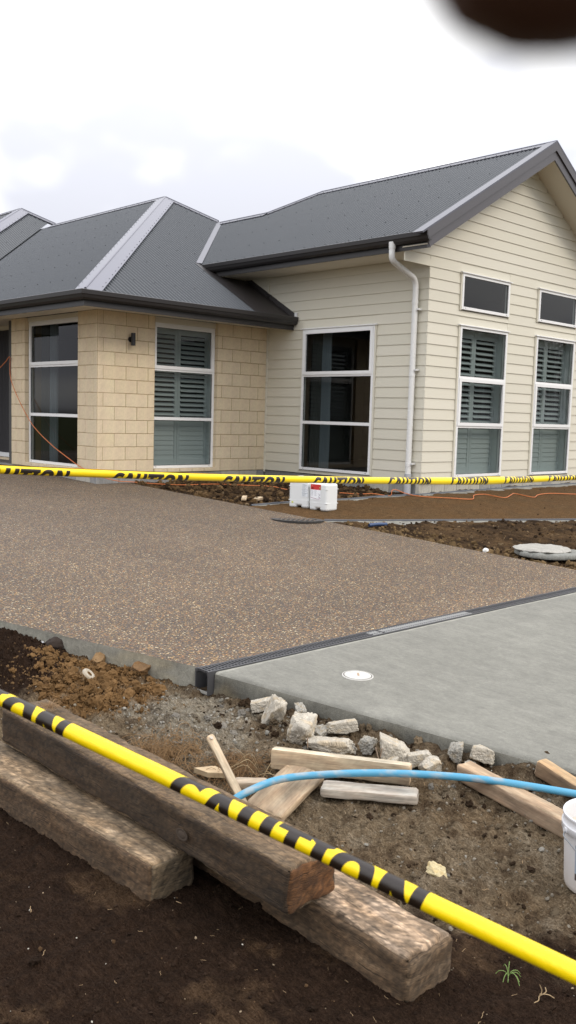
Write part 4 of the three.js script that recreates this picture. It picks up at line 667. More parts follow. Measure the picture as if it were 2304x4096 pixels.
{
  const A = 'railway sleepers in the stack';
  // bottom sleeper
  const c1 = [-8.622, GY(-8.64, 6.76) + 0.141, 6.79], c0 = [-8.588, GY(-8.64, 4.75) + 0.141, 4.72];
  solo('timber_sleeper', beam(c0, c1, 0.22, 0.16, { seed: 1.3, wear: 0.013, round: 0.013, seg: 190, top: [0.56, 0.455, 0.365], side: [0.145, 0.104, 0.068], end: [0.185, 0.14, 0.098], wear: 0.006, mott: 0.8 }), oldWood, 'bottom sleeper with whitish flaking top, its near end sticking out furthest', 'sleeper', A);
  solo('timber_sleeper', beam([-8.80, GY(-8.8, 4.65) + 0.308, 4.66], [-8.758, GY(-8.75, 6.42) + 0.306, 6.43], 0.225, 0.155, { seed: 4.7, wear: 0.006, round: 0.010, seg: 190, top: [0.20, 0.152, 0.102], side: [0.078, 0.055, 0.034], end: [0.17, 0.085, 0.034] }), oldWood, 'dark squared sleeper lying on top of the stack, with a freshly sawn brown end', 'sleeper', A);
  solo('timber_sleeper', beam([-9.02, GY(-9.0, 4.0) + 0.135, 4.0], [-8.892, GY(-8.9, 5.87) + 0.137, 5.892], 0.205, 0.16, { seed: 8.1, wear: 0.011, round: 0.011, seg: 190, top: [0.40, 0.325, 0.24], side: [0.145, 0.102, 0.066], end: [0.17, 0.142, 0.104], wear: 0.005, mott: 0.5 }), oldWood, 'grey weathered sleeper lying on the dark soil left of the other two', 'sleeper', A);
  solo('wood_knot', (() => { const g = new THREE.LatheGeometry([[0, 0.006], [0.012, 0.005], [0.017, 0.001], [0.020, -0.003], [0.024, 0.003], [0.029, 0.0]].map((p) => new THREE.Vector2(...p)), 20); g.rotateZ(Math.PI / 2); g.scale(1, 0.85, 1.3); return g; })(), std([0.06, 0.042, 0.028], 0.9), 'round raised knot in the dark side of the top sleeper', 'knot');
}
const KN = scene.children.at(-1); { const topSl = scene.children.find((o) => o.name === 'timber_sleeper_001'); scene.remove(KN); KN.name = 'knot'; KN.userData = {}; KN.position.set(-8.894, -0.50, 5.93); KN.scale.set(0.5, 0.85, 0.85); topSl.add(KN); }

const pale = { col: [0.62, 0.49, 0.33], top: [0.72, 0.60, 0.43], side: [0.58, 0.46, 0.31], end: [0.70, 0.54, 0.35], wear: 0.0015, round: 0.003 };
const dusty = { col: [0.42, 0.36, 0.28], top: [0.50, 0.44, 0.35], side: [0.46, 0.39, 0.29], end: [0.5, 0.43, 0.33], wear: 0.003, round: 0.004 };
const g0 = (u, w) => groundY(u, w, false);
solo('batten', beam([-8.31, g0(-8.31, 5.36) + 0.245, 5.36], [-8.335, g0(-8.33, 5.64) + 0.03, 5.645], 0.036, 0.022, { ...pale, seed: 2.2, roll: 0.25 }), woodMat, 'thin square batten leaning on the top sleeper with a nail head near its upper end', 'timber offcut');
{ const n = new THREE.CylinderGeometry(0.008, 0.008, 0.003, 14); const m = mesh('nail_head', n, std([0.45, 0.40, 0.33], 0.6), scene.children.at(-1)); m.position.set(-8.315, g0(-8.31, 5.36) + 0.236, 5.378); m.rotation.set(0.62, 0, 0); }
solo('timber_wedge', (() => { const s = new THREE.Shape(); s.moveTo(0, 0); s.lineTo(0.09, 0.01); s.lineTo(0.15, -0.085); s.lineTo(0.05, -0.06); s.closePath(); const g = new THREE.ExtrudeGeometry(s, { depth: 0.02, bevelEnabled: true, bevelSize: 0.002, bevelThickness: 0.002 }); g.rotateX(-Math.PI / 2); g.rotateY(-0.55); g.translate(-8.29, g0(-8.25, 5.27) + 0.02, 5.235); const c = []; for (let i = 0; i < g.attributes.position.count; i++) c.push(0.70, 0.56, 0.36); g.setAttribute('color', new THREE.Float32BufferAttribute(c, 3)); return g; })(), woodMat, 'small pale wedge of fresh wood half hidden behind the top sleeper', 'timber offcut');
solo('timber_offcut', beam([-8.045, g0(-8.04, 5.47) + 0.118, 5.475], [-7.72, g0(-7.72, 5.98) + 0.092, 5.99], 0.064, 0.088, { ...pale, top: [0.76, 0.68, 0.52], side: [0.52, 0.42, 0.29], seed: 3.4, roll: -0.12 }), woodMat, 'longest pale offcut, lying against the concrete rubble with nails sticking up', 'timber offcut');
{ const host = scene.children.at(-1), nm = std([0.30, 0.22, 0.16], 0.6, { metalness: 0.4 }); for (const [x, y, z, r] of [[-7.955, 0.122, 5.60, 0.2], [-7.80, 0.105, 5.865, -0.15], [-7.785, 0.103, 5.875, 0.35]]) { const n = new THREE.CylinderGeometry(0.0028, 0.0022, 0.05, 8); const m = mesh('nail', n, nm, host); m.position.set(x, g0(x, z) + y + 0.02, z); m.rotation.set(r, 0, 0.25); } }
solo('plank', beam([-8.30, g0(-8.30, 5.72) + 0.04, 5.695], [-7.99, g0(-7.99, 5.63) + 0.062, 5.635], 0.185, 0.034, { ...pale, col: [0.45, 0.35, 0.24], top: [0.52, 0.41, 0.285], side: [0.5, 0.39, 0.26], seed: 5.8, wear: 0.005, round: 0.005, roll: 0.08 }), woodMat, 'broad weathered plank with long cracks, sloping from under the blue pipe to the top sleeper', 'plank');
solo('timber_offcut', beam([-8.235, g0(-8.2, 5.43) + 0.045, 5.44], [-8.14, g0(-8.14, 5.53) + 0.045, 5.545], 0.065, 0.045, { ...dusty, seed: 6.1 }), woodMat, 'short grey offcut between the leaning batten and the broad plank', 'timber offcut');
solo('timber_offcut', beam([-8.02, g0(-7.98, 5.77) + 0.048, 5.755], [-7.79, g0(-7.79, 6.07) + 0.04, 6.085], 0.10, 0.042, { ...dusty, col: [0.50, 0.48, 0.43], top: [0.60, 0.57, 0.51], side: [0.54, 0.50, 0.43], end: [0.52, 0.49, 0.43], seed: 7.7 }), woodMat, 'cement-grey offcut lying flat under the blue pipe', 'timber offcut');
solo('timber_offcut', beam([-7.525, g0(-7.52, 6.12) + 0.072, 6.115], [-7.605, g0(-7.6, 6.68) + 0.062, 6.70], 0.088, 0.075, { ...pale, col: [0.50, 0.36, 0.23], top: [0.60, 0.45, 0.30], side: [0.42, 0.31, 0.21], seed: 9.2, wear: 0.004, round: 0.006 }), woodMat, 'heavy tan timber lying under the blue pipe, its near end behind the white bucket', 'timber offcut');
solo('timber_offcut', beam([-7.335, g0(-7.33, 6.36) + 0.062, 6.375], [-7.38, g0(-7.38, 6.75) + 0.055, 6.78], 0.062, 0.075, { ...pale, col: [0.40, 0.27, 0.15], top: [0.60, 0.43, 0.25], side: [0.30, 0.205, 0.125], seed: 11.5, wear: 0.004, round: 0.006 }), woodMat, 'orange-brown timber at the slab edge, behind the blue pipe', 'timber offcut');
for (const [a, b, s] of [[[-7.50, -0.545, 4.80], [-7.44, -0.56, 5.10], 21], [[-7.49, -0.56, 5.06], [-7.53, -0.575, 4.90], 22]]) solo('formwork_board', beam(a, b, 0.03, 0.07, { ...dusty, col: [0.2, 0.15, 0.10], top: [0.34, 0.26, 0.17], side: [0.19, 0.14, 0.09], seed: s }), woodMat, s === 21 ? 'dark formwork board against the slab edge near the drain end' : 'short broken piece of formwork beside the dark formwork board', 'timber offcut');
// pieces of wood in the bed by the driveway edge
solo('timber_offcut', beam([-2.52, -0.20, -1.05], [-2.28, -0.185, -1.30], 0.07, 0.03, { ...pale, seed: 13 }), woodMat, 'flat stick of wood on the clods at the driveway edge, left of the pale block', 'timber offcut');
solo('timber_offcut', beam([-2.36, -0.195, -0.98], [-2.2, -0.185, -1.06], 0.08, 0.04, { ...pale, top: [0.75, 0.64, 0.46], seed: 14 }), woodMat, 'short pale block of wood lying at the end of the first garden edging', 'timber offcut');
// ---------------------------------------------------------------- broken concrete
function chunk(sx, sy, sz, seed, rough = 0.05) { // faces cut by random planes, chipped and pitted
  const R = rng(seed), pl = []; for (const [n, d] of [[[1, 0, 0], 1], [[-1, 0, 0], 1], [[0, 1, 0], 1], [[0, -1, 0], 1], [[0, 0, 1], 1], [[0, 0, -1], 1]]) pl.push([V(n[0] + (R() - 0.5) * 0.75, n[1] + (R() - 0.5) * 0.6, n[2] + (R() - 0.5) * 0.75).normalize(), d * (0.85 + 0.2 * R())]);
  for (let i = 0; i < 7; i++) pl.push([V(R() - 0.5, R() - 0.5, R() - 0.5).normalize(), 1.02 + 0.3 * R()]);
  const g = mergeVertices(new THREE.IcosahedronGeometry(1, 14).deleteAttribute('uv').deleteAttribute('normal'), 1e-5), p = g.attributes.position, uv = [], c = [];
  for (let i = 0; i < p.count; i++) { const v = V(p.getX(i), p.getY(i), p.getZ(i)); let r = 9; for (const [n, d] of pl) { const k = n.dot(v); if (k > 1e-3) r = Math.min(r, d / k); } r *= 1 + rough * fbm3(v.x * 3 + seed, v.y * 3, v.z * 3, 4) + rough * 0.5 * fbm3(v.x * 12, v.y * 12 + seed, v.z * 12, 2); p.setXYZ(i, v.x * r * sx, v.y * r * sy, v.z * r * sz); uv.push(v.x * r * sx * 1.5 + v.y * sy, v.z * r * sz * 1.5 + v.y * sy); const t = fbm3(v.x * 2 + seed, v.y * 2, v.z * 2, 3), q = 1 + 0.25 * t + 0.2 * fbm3(v.x * 14, v.y * 14, v.z * 14 + seed, 2), warm = sm(0.05, 0.4, fbm3(v.x + seed * 2, v.y, v.z, 2)); c.push(q, q * lerp(0.985, 0.9, warm), q * lerp(0.94, 0.74, warm)); }
  g.setAttribute('uv', new THREE.Float32BufferAttribute(uv, 2)); g.setAttribute('color', new THREE.Float32BufferAttribute(c, 3)); g.computeVertexNormals(); return g;
}
const rubbleMat = std([0.66, 0.61, 0.53], 0.95, { map: concT, bumpMap: concB, bumpScale: 0.008, vertexColors: true }), rubbleGrey = std([0.50, 0.48, 0.44], 0.97, { map: concT, bumpMap: concB, bumpScale: 0.01, vertexColors: true });
const RUB = [ // u, w, half sizes, turns, lift, seed, grey, label
  [-7.665, 4.985, 0.06, 0.026, 0.045, -0.75, 0.1, 0.25, 0.04, 3, 0, 'flat concrete slab fragment leaning at the left end of the rubble by the slab edge'],
  [-7.70, 5.12, 0.04, 0.072, 0.042, -0.6, 0.15, -0.35, 0.049, 8, 0, 'upright leaning concrete chunk with a sandy face, second from the left in the rubble'],
  [-7.755, 5.36, 0.076, 0.066, 0.062, 0.5, 0.06, 0.06, 0.045, 13, 0, 'biggest blocky concrete chunk in the middle of the rubble'],
  [-7.70, 5.30, 0.034, 0.022, 0.026, 0.9, 0.2, 0.0, 0.105, 15, 1, 'small lump perched on top of the biggest concrete chunk'],
  [-7.6, 5.475, 0.075, 0.026, 0.036, -0.95, 0.05, 0.28, 0.045, 21, 0, 'long concrete fragment tilted up behind the brick-shaped chunk'],
  [-7.735, 5.535, 0.098, 0.036, 0.05, -0.95, 0.04, 0.04, 0.026, 25, 0, 'brick-shaped concrete chunk lying flat behind the long pale offcut'],
  [-7.67, 5.40, 0.04, 0.026, 0.03, 0.2, 0.2, 0.0, 0.020, 27, 1, 'small grey lump wedged between the biggest and the brick-shaped chunks'],
  [-7.628, 5.67, 0.036, 0.032, 0.032, 0.4, 0.1, 0.2, 0.035, 33, 1, 'pitted grey lump between the brick-shaped chunk and the rounded block'],
  [-7.60, 5.79, 0.062, 0.042, 0.05, -0.75, 0.06, -0.06, 0.045, 38, 0, 'rounded tan block of concrete above the end of the long pale offcut'],
  [-7.655, 5.83, 0.026, 0.018, 0.022, 0.3, 0.1, 0.2, 0.015, 40, 0, 'fist-sized bit at the foot of the rounded tan block'],
  [-7.555, 5.90, 0.05, 0.028, 0.036, -0.8, 0.05, 0.22, 0.03, 44, 0, 'low wedge of concrete with a white top, right of the rounded tan block'],
  [-7.575, 5.985, 0.045, 0.03, 0.034, -0.3, 0.1, 0.12, 0.03, 49, 0, 'triangular stone right of the low wedge, at the end of the rubble row'],
  [-7.45, 6.02, 0.038, 0.03, 0.03, 0.5, 0.2, 0.1, 0.035, 54, 1, 'grey crumbly lump standing alone at the slab edge'],
  [-7.40, 6.125, 0.05, 0.03, 0.036, -0.85, 0.05, -0.1, 0.05, 59, 0, 'white speckled chunk above the far end of the heavy tan timber'],
  [-7.455, 6.105, 0.028, 0.02, 0.022, 0.3, 0.1, 0.2, 0.016, 61, 0, 'small pale bit beside the white speckled chunk'],
];
for (const [u, w, a, b, c, ry, rx, rz, lift, seed, grey, label] of RUB) { const m = solo('concrete_chunk', chunk(a, b, c, seed, grey ? 0.2 : 0.10), grey ? rubbleGrey : rubbleMat, label, 'concrete rubble', 'broken concrete along the slab edge'); m.position.set(u, groundY(u, w, false) + lift, w); m.rotation.set(rx, ry, rz); }
solo('stone', chunk(0.022, 0.016, 0.034, 71, 0.12), std([0.66, 0.56, 0.34], 0.9, { map: concT, vertexColors: true }), 'yellowish pointed stone lying alone on the bare grey-brown ground', 'stone').applyMatrix4(mat4([-8.115, groundY(-8.115, 6.43) + 0.014, 6.43], 0.2, 0.5, 0.2, 1));
// dark clods and bits along the driveway edge
const clodMat = std([0.026, 0.017, 0.012], 1);
solo('earth_clod', clodGeo(31, 6, 0.13), clodMat, 'large round clod of dark soil against the driveway edge', 'clod').applyMatrix4(mat4([-7.985, baseG(-7.98, 3.52) + 0.055, 3.51], 0, 0, 0, 0.058));
solo('earth_clod', clodGeo(34, 6, 0.2), clodMat, 'smaller dark soil clod left of the large round one', 'clod').applyMatrix4(mat4([-8.02, baseG(-7.98, 3.3) + 0.035, 3.28], 0, 1, 0, 0.042));
solo('paper_scrap', (() => { const g = new THREE.PlaneGeometry(0.085, 0.055, 10, 8), p = g.attributes.position; for (let i = 0; i < p.count; i++) p.setZ(i, 0.02 * n2(p.getX(i) * 30, p.getY(i) * 30)); g.rotateX(-0.9); g.computeVertexNormals(); return g; })(), std([0.70, 0.71, 0.73], 0.8, { side: THREE.DoubleSide }), 'crumpled white scrap of wrapping between the two dark clods', 'scrap').position.set(-7.98, baseG(-7.95, 3.4) + 0.055, 3.385);
solo('plastic_lid', (() => { const g = new THREE.LatheGeometry([[0.016, 0.008], [0.024, 0.012], [0.036, 0.010], [0.040, 0.004], [0.041, -0.004]].map((p) => new THREE.Vector2(...p)), 28); g.rotateX(0.75); g.rotateY(0.7); return g; })(), new THREE.MeshPhysicalMaterial({ color: new THREE.Color().setRGB(0.62, 0.55, 0.42), roughness: 0.4, transmission: 0.5, thickness: 0, side: THREE.DoubleSide }), 'round translucent plastic lid stuck in the orange clay clods', 'plastic lid').position.set(-8.10, groundY(-8.10, 4.06, false) + 0.045, 4.06);
solo('stone', chunk(0.055, 0.022, 0.035, 83, 0.12), std([0.27, 0.165, 0.075], 0.95, { map: concT, vertexColors: true }), 'broad flat slab of orange clay near the driveway edge', 'clay lump').applyMatrix4(mat4([-7.90, groundY(-7.9, 3.85, false) + 0.03, 3.85], 0.2, 0.5, 0.15, 1));
solo('stone', chunk(0.05, 0.03, 0.045, 87, 0.14), std([0.20, 0.115, 0.05], 0.95, { map: concT, vertexColors: true }), 'rusty clay lump leaning on the concrete edge, nearest the drain', 'clay lump').applyMatrix4(mat4([-7.80, groundY(-7.8, 4.13, false) + 0.035, 4.13], 0.3, 0.1, 0.35, 1));

// ---------------------------------------------------------------- blue water pipe
{
  const P = [[-8.50, -0.66, 5.62], [-8.42, -0.615, 5.635], [-8.351, -0.590, 5.649], [-8.19, -0.572, 5.67], [-8.003, -0.554, 5.806], [-7.82, -0.540, 5.995], [-7.621, -0.535, 6.253], [-7.427, -0.543, 6.591], [-7.26, -0.55, 6.95], [-7.12, -0.56, 7.4], [-7.1, -0.62, 7.7]];
  const g = tube(P, 0.0155, 200, 14), p = g.attributes.position, c = []; for (let i = 0; i < p.count; i++) { const d = sm(0.0, 0.45, fbm3(p.getX(i) * 9, p.getY(i) * 22, p.getZ(i) * 9, 4) + 0.15); c.push(lerp(0.075, 0.33, d * 0.75), lerp(0.30, 0.36, d * 0.75), lerp(0.46, 0.36, d * 0.75)); } g.setAttribute('color', new THREE.Float32BufferAttribute(c, 3));
  solo('water_pipe', g, std([1, 1, 1], 0.55, { vertexColors: true }), 'dusty light blue plastic water pipe arching over the timber offcuts', 'pipe');
}
solo('pipe_offcut', tube([[-2.66, -0.305, 1.33], [-2.55, -0.298, 1.36], [-2.41, -0.303, 1.385]], 0.02, 12, 12), std([0.03, 0.06, 0.14], 0.5), 'short dark blue pipe end lying by the second garden edging', 'pipe');
// ---------------------------------------------------------------- white bucket
{
  const b = thing('bucket', 'white plastic bucket with grey wire handle and a printed label, cut off by the frame', 'bucket', [-7.785, groundY(-7.79, 6.9, false) - 0.004, 6.895]);
  const pr = [[0, 0.012], [0.118, 0.012], [0.121, 0.0], [0.126, 0.004], [0.129, 0.02], [0.1385, 0.212], [0.1395, 0.214], [0.147, 0.205], [0.148, 0.228], [0.1475, 0.2295], [0.1415, 0.232], [0.1405, 0.250], [0.1445, 0.254], [0.1455, 0.262], [0.1435, 0.2655], [0.1385, 0.264], [0.1375, 0.25], [0.136, 0.2]].map((p) => new THREE.Vector2(...p));
  const white = std([0.66, 0.655, 0.66], 0.38, { vertexColors: true });
  const lg = new THREE.LatheGeometry(pr, 72), lp = lg.attributes.position, lc = []; for (let i = 0; i < lp.count; i++) { const y = lp.getY(i), d = 0.55 * sm(0.07, 0.0, y + 0.03 * fbm3(lp.getX(i) * 30, y * 20, lp.getZ(i) * 30, 3)) + 0.25 * sm(0.2, 0.6, fbm3(lp.getX(i) * 14, y * 9, lp.getZ(i) * 14, 4)); lc.push(lerp(1, 0.62, d), lerp(1, 0.50, d), lerp(1, 0.36, d)); } lg.setAttribute('color', new THREE.Float32BufferAttribute(lc, 3)); mesh('body', lg, white, b);
  const ins = new THREE.LatheGeometry([[0.136, 0.2], [0.131, 0.14], [0.0, 0.139]].map((p) => new THREE.Vector2(...p)), 60); mesh('contents', ins, std([0.62, 0.58, 0.50], 0.6), b);
  // printed label band on the outward side
  const cv = document.createElement('canvas'); cv.width = 512; cv.height = 256; const x = cv.getContext('2d'); x.fillStyle = '#8fa0ac'; x.fillRect(0, 0, 512, 256); const RL = rng(4); for (let i = 0; i < 60; i++) { x.fillStyle = `rgba(${60 + RL() * 120},${85 + RL() * 110},${110 + RL() * 110},0.55)`; x.fillRect(RL() * 512, RL() * 200, 40 + RL() * 160, 2 + RL() * 7); } x.fillStyle = '#4b4340'; x.fillRect(0, 208, 512, 48); x.fillStyle = '#8b7d76'; x.fillRect(12, 222, 90, 10);
  const lt = new THREE.CanvasTexture(cv); lt.colorSpace = THREE.SRGBColorSpace;
  const lab = new THREE.CylinderGeometry(0.1372, 0.1312, 0.125, 40, 1, true, -0.12, 2.2); lab.translate(0, 0.115, 0); const lm = mesh('label', lab, std([1, 1, 1], 0.5, { map: lt, side: THREE.DoubleSide }), b); lm.rotation.y = -1.75;
  const A = V(-0.148, 0.212, 0.0), B = V(0.148, 0.212, 0.0); const bail = []; for (let i = 0; i <= 20; i++) { const t = i / 20 * Math.PI; bail.push([-0.168 * Math.cos(t), 0.212 - 0.052 * Math.sin(t * 0.5) - 0.10 * Math.sin(t) ** 2 * 0.9, 0.158 * Math.sin(t)]); } bail[0] = [-0.146, 0.212, 0.0]; bail[20] = [0.146, 0.212, 0.0];
  const hm = mesh('handle', tube(bail, 0.0026, 90, 8), std([0.25, 0.26, 0.27], 0.35, { metalness: 0.7 }), b); hm.rotation.y = -0.62;
  for (const s of [-1, 1]) { const e = new THREE.CylinderGeometry(0.011, 0.012, 0.012, 16); e.rotateZ(Math.PI / 2); e.translate(s * 0.146, 0.212, 0); const m = mesh('handle_boss', e, std([0.66, 0.655, 0.66], 0.4), b); m.rotation.y = -0.62; }
}
// ---------------------------------------------------------------- jerrycans
{
  const pl = new THREE.MeshPhysicalMaterial({ color: new THREE.Color().setRGB(0.80, 0.82, 0.81), roughness: 0.4, transmission: 0.12, thickness: 0 }), liquid = std([0.66, 0.70, 0.68], 0.4);
  const can = (name, label, pos, ry) => {
    const g = thing(name, label, 'jerrycan', pos, 'white jerrycans on the bed'); g.rotation.y = ry;
    const body = (y0, y1, w, d, r) => { const q = new RoundedBoxGeometry(w, y1 - y0, d, 5, r); q.translate(0, (y0 + y1) / 2, 0); return q; };
    mesh('body', body(0.03, 0.362, 0.295, 0.245, 0.035), pl, g); 
    const foot = []; for (const x of [-0.088, 0.088]) foot.push(body(0.0, 0.115, 0.118, 0.243, 0.034).translate(x, 0, 0)); mesh('foot', merged(foot), pl, g);
    const rib = merged([body(0.098, 0.108, 0.299, 0.249, 0.005), body(0.285, 0.292, 0.298, 0.248, 0.0034)]); mesh('rib', rib, pl, g);
    const h = tube([[-0.09, 0.35, 0], [-0.085, 0.395, 0], [-0.04, 0.405, 0], [0.02, 0.40, 0], [0.035, 0.352, 0]], 0.015, 30, 12); mesh('handle', h, pl, g);
    const c = new THREE.CylinderGeometry(0.028, 0.028, 0.035, 22); c.translate(0.095, 0.382, 0); mesh('cap', c, M.white, g); return g;
  };
  const b1 = can('jerrycan', 'white plastic jerrycan standing on the brown bed, left and further back of the two', [-2.12, bedY(-2.2, -0.25) - 0.005, -0.315], -1.25), b2 = can('jerrycan', 'white plastic jerrycan with a red and white product label, nearer and right of the two', [-2.055, bedY(-2.05, 0.1) - 0.012, 0.005], -1.48);
  // product label: red head, small print, purple line
  const cv = document.createElement('canvas'); cv.width = 256; cv.height = 320; const x = cv.getContext('2d'); x.fillStyle = '#eef0f2'; x.fillRect(0, 0, 256, 320); x.fillStyle = '#c8312c'; x.fillRect(0, 0, 256, 112); x.fillStyle = '#7c1714'; x.fillRect(18, 62, 54, 40); x.fillStyle = '#e8e2d0'; x.fillRect(28, 22, 12, 8); x.fillStyle = '#8d6a28'; x.fillRect(222, 50, 26, 56); x.fillStyle = '#e9d7a0'; x.beginPath(); x.arc(232, 62, 9, 0, 7); x.fill(); const RL = rng(8); x.fillStyle = '#a9adb4'; for (let i = 0; i < 15; i++) for (let k = 0; k < 2; k++) x.fillRect(14 + k * 84, 126 + i * 8, 40 + RL() * 34, 3); x.fillStyle = '#3b3f55'; for (let i = 0; i < 8; i++) x.fillRect(190 + RL() * 30, 190 + i * 12, 14 + RL() * 22, 4); x.strokeStyle = '#7a2a55'; x.lineWidth = 7; x.beginPath(); x.moveTo(0, 276); x.bezierCurveTo(90, 290, 160, 316, 236, 296); x.bezierCurveTo(250, 280, 236, 268, 214, 276); x.stroke();
  const t = new THREE.CanvasTexture(cv); t.colorSpace = THREE.SRGBColorSpace; const m = mesh('label', new THREE.PlaneGeometry(0.168, 0.20), std([1, 1, 1], 0.5, { map: t }), b2); m.position.set(-0.035, 0.245, 0.1256);
  const c2 = document.createElement('canvas'); c2.width = 128; c2.height = 256; const y = c2.getContext('2d'); y.fillStyle = '#dfe3e6'; y.fillRect(0, 0, 128, 256); y.fillStyle = '#8f969d'; for (let i = 0; i < 24; i++) y.fillRect(10, 8 + i * 10, 50 + RL() * 55, 4); y.fillStyle = '#b9bfc4'; y.fillRect(0, 110, 128, 14); y.fillRect(0, 176, 128, 14);
  const t2 = new THREE.CanvasTexture(c2); t2.colorSpace = THREE.SRGBColorSpace; const m2 = mesh('label', new THREE.PlaneGeometry(0.09, 0.17), std([1, 1, 1], 0.5, { map: t2 }), b1); m2.position.set(0.09, 0.24, 0.1252);
  const s = new THREE.CylinderGeometry(0.014, 0.014, 0.003, 16); s.rotateX(Math.PI / 2); const st = mesh('sticker', s, std([0.62, 0.62, 0.18], 0.6), b1); st.position.set(-0.09, 0.075, 0.1235);
}
// ---------------------------------------------------------------- orange extension cord
{
  const hang = [[-3.40, 1.40, -6.8], [-3.40, 1.606, -6.334], [-3.40, 1.701, -6.135], [-3.405, 1.782, -5.982], [-3.36, 1.72, -6.058], [-3.36, 1.55, -6.06], [-3.40, 1.437, -5.96], [-3.40, 1.293, -5.875], [-3.405, 0.919, -5.512], [-3.405, 0.658, -5.186], [-3.41, 0.388, -4.622], [-3.41, 0.214, -4.144], [-3.40, 0.079, -3.743], [-3.36, 0.0, -3.42], [-3.22, -0.06, -3.36], [-2.99, -0.11, -3.36], [-2.80, -0.125, -3.355]];
  const soil = [[-2.408, -3.191], [-2.128, -2.892], [-1.775, -2.692], [-1.622, -2.101], [-1.369, -1.686], [-1.29, -1.466], [-0.961, -1.117], [-0.715, -0.906], [-0.62, -0.66], [-0.5, -0.5]].map(([u, w], i) => [u, bedY(u, w) + 0.022, w]);
  const loop = [[-0.40, -0.165, -0.22], [-0.39, -0.10, -0.22], [-0.32, -0.088, -0.21], [-0.24, -0.125, -0.14], [-0.28, -0.152, 0.18]];
  const end = [[0.0, 0.62], [0.234, 0.74], [0.56, 0.56], [0.80, 0.58], [0.80, 0.90], [1.15, 0.80], [1.42, 0.70], [1.44, 1.0], [1.74, 0.9], [2.05, 0.90], [2.45, 1.12], [3.4, 1.5], [5, 1.9]].map(([u, w]) => [u, bedY(u, w) + 0.016, w]);
  solo('extension_cord', tube([...hang, ...soil, ...loop, ...end], 0.0062, 520, 8), std([0.56, 0.165, 0.045], 0.5), 'orange extension cord hanging across the block wall and snaking along the garden beds', 'cord');
}
// ---------------------------------------------------------------- caution tape, rolled up on itself between its ties
const tapeTex = (() => {
  const cv = document.createElement('canvas'); cv.width = 2048; cv.height = 330; const x = cv.getContext('2d'); x.fillStyle = '#f7d606'; x.fillRect(0, 0, 2048, 330); x.fillStyle = '#231a12';
  x.font = 'bold 300px sans-serif'; const w = x.measureText('CAUTION').width; x.save(); x.translate(30, 278); x.transform(1, 0, -0.14, 1, 30, 0); const sx = 1365 / w, sy = 236 / 214; x.scale(sx, sy); x.fillText('CAUTION', 0, 0); x.lineWidth = 16; x.strokeStyle = '#231a12'; x.lineJoin = 'miter'; x.strokeText('CAUTION', 0, 0); x.restore();
  const t = new THREE.CanvasTexture(cv); t.colorSpace = THREE.SRGBColorSpace; t.wrapS = THREE.RepeatWrapping; t.anisotropy = 8; return t;
})();
function tape(path, label) { // path rows: [u (in repeats), point, radius, angle towards the viewer of the strip's middle, total curl]
  const W = 0.1, n = 260, m = 44, pos = [], uv = [], idx = [], cv = new THREE.CatmullRomCurve3(path.map((r) => V(...r[1])), false, 'centripetal'), K = path.length - 1;
  for (let i = 0; i <= n; i++) {
    const f = i / n * K, k = Math.min(K - 1, Math.floor(f)), e = f - k, t = (j) => lerp(path[k][j], path[k + 1][j], e), c = cv.getPoint(i / n), tg = cv.getTangent(i / n);
    const look = V(-10.74, 0.92, 8.31).sub(c), o = look.sub(tg.clone().multiplyScalar(look.dot(tg))).normalize(), s = o.clone().cross(tg).normalize(); if (s.y < 0) s.negate();
    const curl = t(4), a0 = t(3), r = W / curl;
    for (let j = 0; j <= m; j++) { const v = j / m, al = a0 + (v - 0.5) * curl, rr = r * (curl > 5.8 ? 1 - 0.10 * (1 - v) : 1), kk = sm(0.021, 0.036, r); const p = c.clone();
      p.addScaledVector(o, rr * Math.cos(al) - kk * rr * Math.cos(a0)).addScaledVector(s, rr * Math.sin(al) - kk * rr * Math.sin(a0));
      const wr = 0.0006 * fbm2(i * 0.35, j * 0.12, 2); p.addScaledVector(o, wr); pos.push(p.x, p.y, p.z); uv.push(t(0), v); }
  }
  for (let i = 0; i < n; i++) for (let j = 0; j < m; j++) { const a = i * (m + 1) + j, b = a + 1, d = a + m + 1, e = d + 1; idx.push(a, d, b, b, d, e); }
  return solo('caution_tape', geoFrom(pos, idx, uv), std([1, 1, 1], 0.32, { map: tapeTex, side: THREE.DoubleSide }), label, 'caution tape');
}
const GAP = 0.312;
